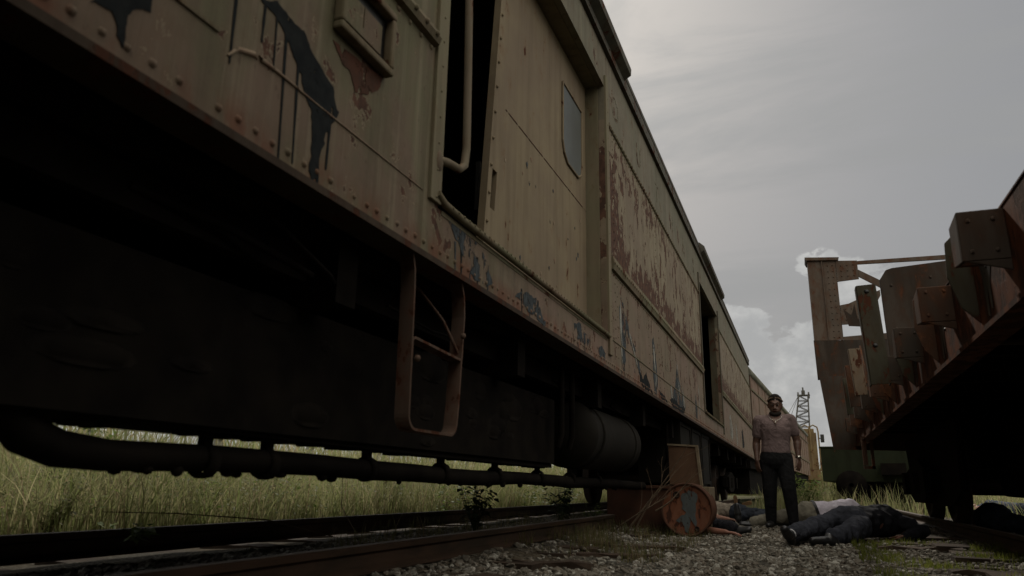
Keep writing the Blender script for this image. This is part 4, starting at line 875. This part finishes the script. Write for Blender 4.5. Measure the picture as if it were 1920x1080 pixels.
def fuse(mb, name, mat, parent, vox=.012, smooth=4, fold=0., fs=9.):
    tmp = mb.build('tmp', mat, parent); tmp_name = tmp.name
    m_ = tmp.modifiers.new('r', 'REMESH'); m_.mode = 'VOXEL'; m_.voxel_size = vox; m_.use_smooth_shade = True
    s_ = tmp.modifiers.new('s', 'SMOOTH'); s_.factor = .5; s_.iterations = smooth
    me = baked(tmp)
    if fold:
        nn = [v.normal.copy() for v in me.vertices]; cc = [v.co.copy() for v in me.vertices]; out_ = []
        for c_, n_ in zip(cc, nn):
            p = c_ * fs; q = mnoise.noise(Vector((p.x, p.y, p.z * .7))); q2 = mnoise.noise(p * 2.3 + Vector((5, 1, 2)))
            out_.append(c_ + n_ * fold * ((1 - abs(q) * 2.6) * .7 + .35 * q2))
        me.vertices.foreach_set('co', [x_ for p in out_ for x_ in p]); me.update()
    me.name = name; me.materials.clear(); me.materials.append(mat); me.polygons.foreach_set('use_smooth', [True] * len(me.polygons))
    o = bpy.data.objects.new(name, me); COL.objects.link(o); o.parent = parent; return o
def hand(mb, w_, d, nrm, thumb, s_=1., curl=.35):
    w_, d = Vector(w_), Vector(d).normalized(); nrm = Vector(nrm); nrm = (nrm - d * nrm.dot(d)).normalized(); sd_ = d.cross(nrm) * thumb
    pc = w_ + d * .045 * s_
    for q in (-.027, -.009, .009, .027): capsule(mb, w_ + sd_ * q * .7 * s_, w_ + d * .088 * s_ + sd_ * q * s_, .016 * s_, .0135 * s_, n=8)
    for i, (q, L_) in enumerate(((.032, .072), (.011, .082), (-.011, .076), (-.032, .060))):
        k0 = w_ + d * .090 * s_ + sd_ * q * s_; d1 = (d + sd_ * q * 4 + nrm * curl * .5).normalized(); k1 = k0 + d1 * L_ * .5 * s_; d2 = (d1 + nrm * curl * (1 + .2 * i)).normalized(); k2 = k1 + d2 * L_ * .32 * s_; d3 = (d2 + nrm * curl).normalized(); k3 = k2 + d3 * L_ * .22 * s_
        capsule(mb, k0, k1, .0098 * s_, .009 * s_, n=8); capsule(mb, k1, k2, .009 * s_, .008 * s_, n=8); capsule(mb, k2, k3, .008 * s_, .007 * s_, n=8)
    t0 = w_ + d * .028 * s_ + sd_ * .030 * s_; t1 = t0 + (d * .6 + sd_ * .75 + nrm * .3).normalized() * .040 * s_; t2 = t1 + (d + sd_ * .25 + nrm * .35).normalized() * .032 * s_
    capsule(mb, t0, t1, .014 * s_, .011 * s_, n=8); capsule(mb, t1, t2, .011 * s_, .009 * s_, n=8)
def shoe(mb, sm, ank, toe, up, s_=1., ws=1.22):
    ank, toe = Vector(ank), Vector(toe); up = Vector(up); d = (toe - ank); d = (d - up * d.dot(up)).normalized(); sd_ = d.cross(up); base = ank - up * .075 * s_
    capsule(mb, ank, ank - up * .03, .045 * s_, .048 * s_); capsule(mb, base - d * .04 + up * .035, base + d * .07 + up * .035, .040 * s_, .040 * s_); capsule(mb, base + d * .05 + up * .03, base + d * .165 + up * .018, .042 * s_, .032 * s_, 1.25, sd_)
    out = [(-.085, .018), (-.075, .034), (-.02, .036), (.05, .040), (.12, .048), (.17, .045), (.20, .028), (.21, 0)]; pl = [(a, b_) for a, b_ in out] + [(a, -b_) for a, b_ in out[::-1][1:]] + [(-.088, 0)]
    n = len(pl); vs = [base + d * a * s_ + sd_ * b_ * s_ * ws + up * h_ for h_ in (-.014, .010) for a, b_ in pl]
    sm.add(vs, [tuple(range(n))[::-1], tuple(range(n, 2 * n))] + [(k, (k + 1) % n, n + (k + 1) % n, n + k) for k in range(n)])
    for k in range(7): c_ = base + d * (-.06 + .037 * k) * s_ - up * .016; sm.obox(c_, d, sd_, up, .010, .036, .004)
def person(label, J, cl, loc, sole='sole', sleeve='short', bulk=1., face=None, hands=True, group='people lying on the ground', sock=None, extra=None, belt=False, fold=.012, vox=.012, fs=9., hs=1.):
    t = thing('person', label, 'person', loc, 0, group)
    V_ = {k: Vector(v) for k, v in J.items() if isinstance(v, tuple)}; k_ = bulk
    ch, pe, nk, hd = V_['chest'], V_['pelvis'], V_['neck'], V_['head']; right = (V_['shR'] - V_['shL']).normalized()
    bd = MB(); capsule(bd, nk - (nk - ch) * .3, nk.lerp(hd, .55), .062, .055)
    hu = (hd - nk).normalized(); fw = Vector(face) if face else Vector((0, 0, 1)); fw = (fw - hu * fw.dot(hu)).normalized(); hr = hu.cross(fw)
    def hc(a, b_, r0, r1, *k): capsule(bd, hd + (a[0] * hu + a[1] * fw + a[2] * hr) * hs, hd + (b_[0] * hu + b_[1] * fw + b_[2] * hr) * hs, r0 * hs, r1 * hs, *k)
    hc((.045, -.01, 0), (-.03, 0, 0), .083, .072, .90, hr); hc((-.05, .035, 0), (-.085, .045, 0), .055, .040, .95, hr)
    hc((.01, .075, 0), (-.028, .092, 0), .010, .017, 1.); hc((.028, .07, -.03), (.028, .07, .03), .018, .018)
    for q in (-1, 1): hc((.02, 0, q * .078), (-.02, 0, q * .078), .015, .012, .5, hr)
    hc((-.055, .082, -.018), (-.055, .082, .018), .010, .010)
    for s_ in 'LR':
        capsule(bd, V_['sh' + s_], V_['el' + s_], .052 * k_, .042 * k_); capsule(bd, V_['el' + s_], V_['wr' + s_], .045 * k_, .029)
        capsule(bd, V_['el' + s_].lerp(V_['wr' + s_], .15), V_['el' + s_].lerp(V_['wr' + s_], .4), .046 * k_, .040 * k_)
        if hands: hand(bd, V_['wr' + s_], V_.get('hd' + s_, V_['wr' + s_] + (V_['wr' + s_] - V_['el' + s_])) - V_['wr' + s_], J.get('pn' + s_, (0, 0, -1)), J.get('th' + s_, 1))
    capsule(bd, ch, pe, .12 * k_, .11 * k_, 1.25, right)
    for s_ in 'LR': capsule(bd, ch.lerp(nk, .5), V_['sh' + s_], .05, .05)
    body = fuse(bd, 'body', cl['skin'], t, min(vox, .0085), 2)
    sh = MB(); up = (nk - pe).normalized(); fr = right.cross(up)
    capsule(sh, ch, ch.lerp(pe, .45), .150 * k_, .135 * k_, 1.18, right); capsule(sh, ch.lerp(pe, .4), pe + up * .02, .135 * k_, .142 * k_, 1.15, right); capsule(sh, nk - up * .075, ch, .10 * k_, .13 * k_, 1.2, right)
    for s_ in 'LR':
        S_, E_, Wr = V_['sh' + s_], V_['el' + s_], V_['wr' + s_]
        capsule(sh, nk - up * .07 + (S_ - nk) * .15, S_ + (S_ - nk) * -.06, .065 * k_, .064 * k_); capsule(sh, S_, S_.lerp(E_, .60 if sleeve == 'short' else 1), .064 * k_, .060 * k_)
        capsule(sh, nk - up * .035 + (S_ - nk) * .25, S_ - (S_ - nk) * .25, .050, .055)
        capsule(sh, ch + (S_ - ch) * .45 + fr * .03, ch + (S_ - ch) * .3 - up * .02 + fr * .05, .09 * k_, .085 * k_)
        if sleeve != 'short': capsule(sh, E_, E_.lerp(Wr, .93), .060, .042)
    shirt = fuse(sh, 'shirt' if sleeve == 'short' else 'jacket', cl['top'], t, vox, 4, fold, fs)
    tr = MB(); capsule(tr, pe + up * .015, pe - up * .07, .140 * k_, .150 * k_, 1.15, right)
    for s_ in 'LR':
        H_, K_2, A_ = V_['hp' + s_], V_['kn' + s_], V_['an' + s_]
        capsule(tr, H_, K_2, .102 * k_, .078 * k_); capsule(tr, K_2, K_2.lerp(A_, .86 if sock else 1), .078 * k_, .066); capsule(tr, K_2.lerp(A_, .2), K_2.lerp(A_, .45), .070 * k_, .062 * k_)
    fuse(tr, 'trousers', cl['legs'], t, vox, 4, fold, fs)
    for s_ in 'LR':
        a = MB(); b_ = MB(); A_ = V_['an' + s_]; upv = Vector(J.get('up' + s_, (0, 0, 1))).normalized(); shoe(a, b_, A_, V_['to' + s_], upv)
        so_ = fuse(a, 'shoe', cl['shoe'], t, .010, 2); b_.build('sole', cl['sole'], so_)
        if sock: c_ = MB(); kk = (V_['kn' + s_] - A_).normalized(); capsule(c_, A_, A_ + kk * .06, .043, .050); c_.build('sock', sock, t)
    if belt:
        c_ = MB(); n = 24; bc = pe + up * .045
        for k in range(n):
            a0, a1 = 2 * pi * k / n, 2 * pi * (k + 1) / n
            def pt(a, r_, h_): return bc + right * cos(a) * 1.17 * r_ + fr * sin(a) * r_ + up * h_
            r_ = .152 * k_; c_.add([pt(a0, r_, -.02), pt(a1, r_, -.02), pt(a1, r_, .02), pt(a0, r_, .02), pt(a0, r_ + .006, -.02), pt(a1, r_ + .006, -.02), pt(a1, r_ + .006, .02), pt(a0, r_ + .006, .02)], [(4, 5, 6, 7), (0, 3, 2, 1), (0, 1, 5, 4), (3, 7, 6, 2)])
        c_.build('belt', M['leather'], t)
    hm = MB(); capsule(hm, hd + (hu * .055 - fw * .018) * hs, hd - (hu * .01 + fw * .035) * hs, .086 * hs, .078 * hs, .94, hr); ho = fuse(hm, 'hair', cl.get('hair', M['hair']), t, .009, 2, .004, 40)
    return t, dict(hd=hd, hu=hu, fw=fw, hr=hr, nk=nk, ch=ch, V=V_, fr=fr, up=up, right=right)
# --- the standing man (faces the camera, -Y)
mx, my = -.335, 10.45; H_ = lambda x, z, y=0.: (mx + x, my + y, z)
J = dict(head=H_(.045, 1.585, -.015), neck=H_(.04, 1.46), chest=H_(.02, 1.27), pelvis=H_(.01, .95), shL=H_(-.180, 1.385, -.03), shR=H_(.222, 1.405, .04), elL=H_(-.235, 1.09, .03), elR=H_(.285, 1.12, .08), wrL=H_(-.235, .860, -.06), wrR=H_(.285, .885, .0),
    hdL=H_(-.225, .70, -.06), hdR=H_(.275, .72, -.09), pnL=(.6, .6, 0), pnR=(-.6, .6, 0), thL=-1, thR=1, hpL=H_(-.085, .90), hpR=H_(.10, .90), knL=H_(-.100, .50, -.02), knR=H_(.140, .49, -.09), anL=H_(-.115, .095, .05), anR=H_(.165, .095, -.07), toL=H_(-.17, .03, -.2), toR=H_(.24, .03, -.3))
t, q = person('man standing between the railcars in a mauve brown V-neck tee, black trousers and a chain', J, dict(skin=M['darkskin'], top=M['tee'], legs=M['blackcloth'], shoe=M['leather'], sole=M['sole']), (mx, my, 0), bulk=1.17, face=(0, -1, -.05), group=None, fold=.0035, fs=6., vox=.009, hs=1.16)
HS = 1.16; hd = q['hd']; hu, fw, hr = q['hu'] * HS, q['fw'] * HS, q['hr'] * HS
b = MB()
for k in range(13): a = -.9 + 1.8 * k / 12; b.ball(hd - hu * (.062 + .035 * cos(a)) + fw * (.050 + .04 * cos(a)) + hr * .058 * sin(a), .026, 8, 6)
for s_ in (-1, 1): b.ball(hd + fw * .093 + hr * .014 * s_ - hu * .040, .009, 6, 4, (1.6, 1, .6))
b.build('beard', M['hair'], t)
for s_ in (-1, 1):
    b = MB(); b.ball(hd + hu * .012 + fw * .076 + hr * s_ * .031, .0125, 8, 6, (1.2, .7, .7)); e_ = b.build('eye', M['eye'], t); MB().ball(hd + hu * .012 + fw * .084 + hr * s_ * .031, .006, 8, 6).build('iris', M['hair'], e_)
    b = MB(); b.tube([hd + hu * .034 + fw * .086 + hr * s_ * .012, hd + hu * .040 + fw * .084 + hr * s_ * .032, hd + hu * .034 + fw * .072 + hr * s_ * .052], [.004, .005, .003], 6); b.build('eyebrow', M['hair'], t)
b = MB(); b.tube([hd - hu * .056 + fw * .090 - hr * .024, hd - hu * .053 + fw * .096, hd - hu * .056 + fw * .090 + hr * .024], [.003, .0065, .003], 6); b.build('mouth', M['lips'], t)
b = MB(); b.tube([hd + hu * (.045 + .052 * cos(a)) + hr * .088 * sin(a) + fw * (.045 + .01 * cos(a)) for a in [(-1.5 + 3. * k / 14) for k in range(15)]], .0065, 6); b.build('headband', M['band'], t)
b = MB(); rr = random.Random(2)
for k in range(26): a = rr.uniform(0, 2 * pi); b.tube([hd + hu * .125 + Vector((cos(a), sin(a), 0)) * .02, hd + hu * .10 + Vector((cos(a), sin(a), 0)) * .065, hd + hu * .045 + Vector((cos(a), sin(a) * 1., 0)) * .092 - fw * .02], [.012, .013, .010], 6)
b.build('braid', M['hair'], t)
nk = q['nk']; b = MB(); ring = []
for k in range(21):
    a = -pi / 2 - 1.95 + 3.9 * k / 20; c_ = (1 + cos(a + pi / 2)) / 2
    ring.append(nk + Vector((cos(a) * .082, -.035 + sin(a) * (.075 + .072 * c_), .030 - .115 * c_ ** 1.5)))
for k in range(20):
    for u_ in (0, .5): b.ball(ring[k].lerp(ring[k + 1], u_) + Vector((0, -.012, 0)), .0042, 6, 4)
nl = b.build('necklace', M['chain'], t)
b = MB(); b.ball(ring[10] + Vector((.0, -.018, -.03)), .011, 8, 6, (.7, .4, 1.6)); b.build('pendant', M['chain'], nl)
b = MB(); nz = nk + Vector((0, 0, -.075))
b.prism([(-.062, .055), (.062, .055), (.045, .0), (0, -.065), (-.045, .0)], -.008, .008, 'y'); b.v = [tuple(Vector(p) + nz + Vector((0, -.122 - (.055 - p[2]) * .50 + abs(p[0]) * .55, 0))) for p in b.v]; b.build('neck_opening', M['darkskin'], t)
b = MB(); wv = q['V']['wrR']; ax = (q['V']['elR'] - wv).normalized(); b.lathe(wv + ax * .01, ax, [(0, .033), (.002, .037), (.022, .037), (.024, .033)], 18); b.lathe(wv + ax * .022 + Vector((.005, -.036, 0)), (0, -1, .1), [(0, .001), (0, .019), (.009, .019), (.011, .001)], 16); b.build('watch', M['chain'], t)
b = MB(); 
for s_ in (-1, 1): b.obox(H_(.02 + s_ * .155 + (0 if s_ < 0 else .01), .62, .0), (1, 0, 0), (0, 1, 0), (0, 0, 1), .022, .065, .08)
b.build('cargo_pocket', M['blackcloth'], t, .015)
# --- lying people (coordinates on the ground)
def lie(label, J, cl, **k): return person(label, J, cl, (J['pelvis'][0], J['pelvis'][1], 0), **k)
lie('person lying face down in navy trousers and black jacket, shoe sole towards the camera', dict(head=(.98, 9.45, .11), neck=(.90, 9.28, .15), chest=(.76, 8.98, .19), pelvis=(.42, 8.40, .18), shL=(.62, 9.16, .22), shR=(.95, 8.88, .17), elL=(.74, 9.45, .12), wrL=(.88, 9.65, .07), elR=(1.10, 8.78, .09), wrR=(.92, 8.72, .045), hdR=(.78, 8.80, .03),
    hpL=(.31, 8.43, .19), hpR=(.48, 8.27, .15), knL=(.03, 7.88, .13), knR=(.36, 7.84, .10), anL=(-.16, 7.30, .095), anR=(.17, 7.50, .07), toL=(-.22, 7.08, .20), toR=(.02, 7.42, .05), upL=(.05, .60, .80), upR=(-.1, .55, .8), pnR=(0, 0, -1), pnL=(0, 0, -1)),
    dict(skin=M['ruddyskin'], top=M['blacksuit'], legs=M['navy'], shoe=M['leather'], sole=M['greysole']), sleeve='long', sock=M['sock'], bulk=1.06, fold=.026, fs=6.5, face=(.3, .3, -.5))
lie('heavy man lying on his side in khaki trousers, black belt and lilac shirt', dict(head=(.78, 11.25, .14), neck=(.66, 11.1, .16), chest=(.46, 11.0, .19), pelvis=(.07, 10.9, .165), shL=(.55, 10.98, .32), shR=(.58, 11.15, .08), elL=(.70, 10.92, .16), wrL=(.78, 10.85, .05), elR=(.75, 11.4, .06), wrR=(.9, 11.5, .05),
    hpL=(-.02, 10.86, .19), hpR=(-.02, 10.95, .11), knL=(-.36, 10.72, .13), knR=(-.33, 10.95, .08), anL=(-.62, 10.92, .07), anR=(-.68, 10.72, .06), toL=(-.78, 10.98, .05), toR=(-.86, 10.68, .06), upL=(.1, .5, .8), upR=(.2, -.3, .9)),
    dict(skin=M['ruddyskin'], top=M['lilac'], legs=M['khaki'], shoe=M['leather'], sole=M['sole']), bulk=1.12, belt=True, fold=.012, face=(.2, -.6, .5))
lie('person in a beige top and dark jeans lying at the left, tan shoe soles showing', dict(head=(-1.62, 12.2, .12), neck=(-1.50, 12.1, .14), chest=(-1.33, 12.0, .15), pelvis=(-1.02, 11.85, .13), shL=(-1.38, 11.84, .12), shR=(-1.38, 12.15, .16), elL=(-1.25, 11.66, .06), wrL=(-1.1, 11.6, .05), elR=(-1.2, 12.3, .1), wrR=(-1.0, 12.35, .05),
    hpL=(-.98, 11.78, .14), hpR=(-.98, 11.95, .13), knL=(-.78, 11.55, .14), knR=(-.60, 12.0, .13), anL=(-.93, 11.38, .09), anR=(-.70, 11.45, .09), toL=(-.95, 11.3, .24), toR=(-.55, 11.40, .10), upL=(.05, 1, -.1), upR=(-.2, .9, .3)),
    dict(skin=M['paleskin'], top=M['beige'], legs=M['denim'], shoe=M['leather'], sole=M['tansole']), bulk=.95, face=(-.3, -.3, .8))
lie('person mostly hidden behind the drum, black trouser leg and bare forearm reaching out', dict(head=(-1.75, 9.75, .12), neck=(-1.62, 9.65, .13), chest=(-1.45, 9.5, .14), pelvis=(-1.22, 9.25, .12), shL=(-1.40, 9.32, .12), shR=(-1.45, 9.65, .13), elL=(-1.06, 8.38, .05), wrL=(-.82, 8.28, .04), hdL=(-.62, 8.25, .03), elR=(-1.7, 9.3, .06), wrR=(-1.6, 9.1, .05),
    hpL=(-1.15, 9.1, .12), hpR=(-1.12, 9.25, .10), knL=(-1.04, 8.72, .10), knR=(-1.0, 8.95, .08), anL=(-.77, 8.52, .075), anR=(-.82, 8.8, .07), toL=(-.60, 8.50, .06), toR=(-.65, 8.85, .06), upL=(-.3, -.2, .9), upR=(-.3, .5, .8)),
    dict(skin=M['ruddyskin'], top=M['blacksuit'], legs=M['blacksuit'], shoe=M['leather'], sole=M['sole']), bulk=.9, face=(0, 0, 1))
lie('person in a slate blue shirt slumped behind the flatcar wheel', dict(head=(2.32, 11.0, .14), neck=(2.24, 10.85, .18), chest=(2.10, 10.60, .22), pelvis=(2.02, 10.22, .20), shL=(1.94, 10.70, .22), shR=(2.28, 10.62, .20), elL=(1.86, 10.45, .10), wrL=(1.88, 10.25, .07), elR=(2.45, 10.45, .10), wrR=(2.5, 10.25, .07),
    hpL=(1.98, 10.15, .2), hpR=(2.12, 10.15, .18), knL=(2.28, 9.95, .14), knR=(2.42, 10.1, .13), anL=(2.58, 10.15, .08), anR=(2.7, 10.25, .08), toL=(2.72, 10.1, .08), toR=(2.85, 10.2, .08)),
    dict(skin=M['ruddyskin'], top=M['bluegrey'], legs=M['denim'], shoe=M['leather'], sole=M['sole']), bulk=1.12, face=(.5, .5, 0))
lie('far person in blue clothes lying across the far rail with a hand on the steel', dict(head=(2.95, 16.6, .2), neck=(3.05, 16.45, .22), chest=(3.22, 16.3, .24), pelvis=(3.6, 16.15, .2), shL=(3.1, 16.15, .25), shR=(3.2, 16.5, .22), elL=(2.92, 16.0, .22), wrL=(2.78, 15.9, .2), elR=(3.0, 16.8, .2), wrR=(2.8, 16.7, .2),
    hpL=(3.7, 16.08, .19), hpR=(3.7, 16.25, .18), knL=(4.1, 16.0, .15), knR=(4.1, 16.3, .15), anL=(4.5, 16.1, .08), anR=(4.5, 16.35, .08), toL=(4.65, 16.0, .15), toR=(4.65, 16.4, .15), upL=(-1, 0, .2), upR=(-1, 0, .2)),
    dict(skin=M['ruddyskin'], top=M['bluegrey'], legs=M['denim'], shoe=M['leather'], sole=M['sole']), bulk=.95, face=(0, 0, 1))
field('tall_grass', 'tall sunlit grass and weeds in the field behind the baggage car', 38000, (-4.9, -13), (-1, 24), (.3, .95), .012, M['grass'], lean=.8, px=1.5)
field('field_grass', 'pale far grass of the open field beyond the tracks', 45000, (-10, -42), (-2, 80), (1.0, 2.6), .05, M['grass'], lean=.6)
field('track_grass', 'green grass growing down the middle distance between the tracks', 12000, (-1.0, 4.0), (15.5, 46), (.15, .75), .02, M['grass'], lean=.5)
field('right_grass', 'sunlit low grass beyond the flatcar track', 16000, (3.7, 22), (6, 60), (.2, .7), .03, M['grass'], lean=.5)
field('short_grass', 'fresh short green grass in patches at the lower right', 16000, (.35, 3.1), (4.6, 8.2), (.02, .085), .006, M['lawn'], thr=.02, nsc=1.6)
field('dry_tufts', 'thin dry grass tufts in the gravel beside the near rail', 6000, (-2.05, -.95), (5.0, 9.8), (.04, .17), .005, M['drygrass'], thr=.0, nsc=2)
field('track_weeds', 'low weeds between the near rails', 2600, (-3.4, -2.2), (3.5, 12), (.05, .22), .006, M['drygrass'], thr=.1, nsc=1.5)
def leafmass(name, label, n, xr, yr, hmax, size, mat, thr=0.):
    x = xr[0] + (xr[1] - xr[0]) * rng.random(n) ** 1.4; y = rng.uniform(*yr, n)
    d = np.array([mnoise.noise(Vector((a * .8, b_ * .8, 13))) for a, b_ in zip(x, y)]); k = d > thr; x, y, d = x[k], y[k], d[k]; n = len(x)
    z = np.array([gz(a, b_) for a, b_ in zip(x, y)]) + rng.random(n) ** .8 * hmax * (.6 + d)
    a = rng.uniform(0, 2 * pi, n); L_ = size * rng.uniform(.5, 1.5, n); e = rng.uniform(-.6, .6, n)
    o_ = np.stack([np.cos(a) * np.cos(e), np.sin(a) * np.cos(e), np.sin(e)], 1) * L_[:, None]; sd_ = np.stack([-np.sin(a), np.cos(a), rng.uniform(-.4, .4, n)], 1) * (L_ * .28)[:, None]; c_ = np.stack([x, y, z], 1)
    V = np.stack([c_, c_ + o_ * .45 + sd_, c_ + o_, c_ + o_ * .45 - sd_], 1).reshape(-1, 3); F = np.arange(4 * n).reshape(-1, 4)
    tag(npmesh(name, V, F, mat), label, 'weeds', kind='stuff')
leafmass('leafy_weeds', 'leafy weeds mixed into the tall grass of the field', 70000, (-4.9, -12), (-1, 22), .95, .035, M['grass'], -.12)
field('far_brush', 'green brush across the tracks in the far distance', 9000, (-8, 14), (64, 84), (1.5, 3.6), .12, M['grass'], lean=.5, cat='brush')
field('dead_stalks', 'brown dead stalks standing in clumps in the tall grass', 5000, (-4.9, -11), (-1, 20), (.5, 1.15), .007, M['drygrass'], thr=.12, nsc=.9, lean=.3, cat='stalks')
leafmass('broadleaf_clumps', 'darker broadleaf clumps low in the field beside the far rail', 26000, (-4.6, -8), (0, 16), .6, .06, M['weedleaf'], .16)
plant('shrub', 'reddish brown dried shrub in the field below the brake pipe', 'shrub', (-6.0, 7.2, 0), .85, 16, 380, .06, .4, M['drygrass'], 15)
plant('shrub', 'fresh green bush in the field seen under the step', 'shrub', (-5.6, 9.4, 0), .8, 16, 480, .08, .45, M['weedleaf'], 16)
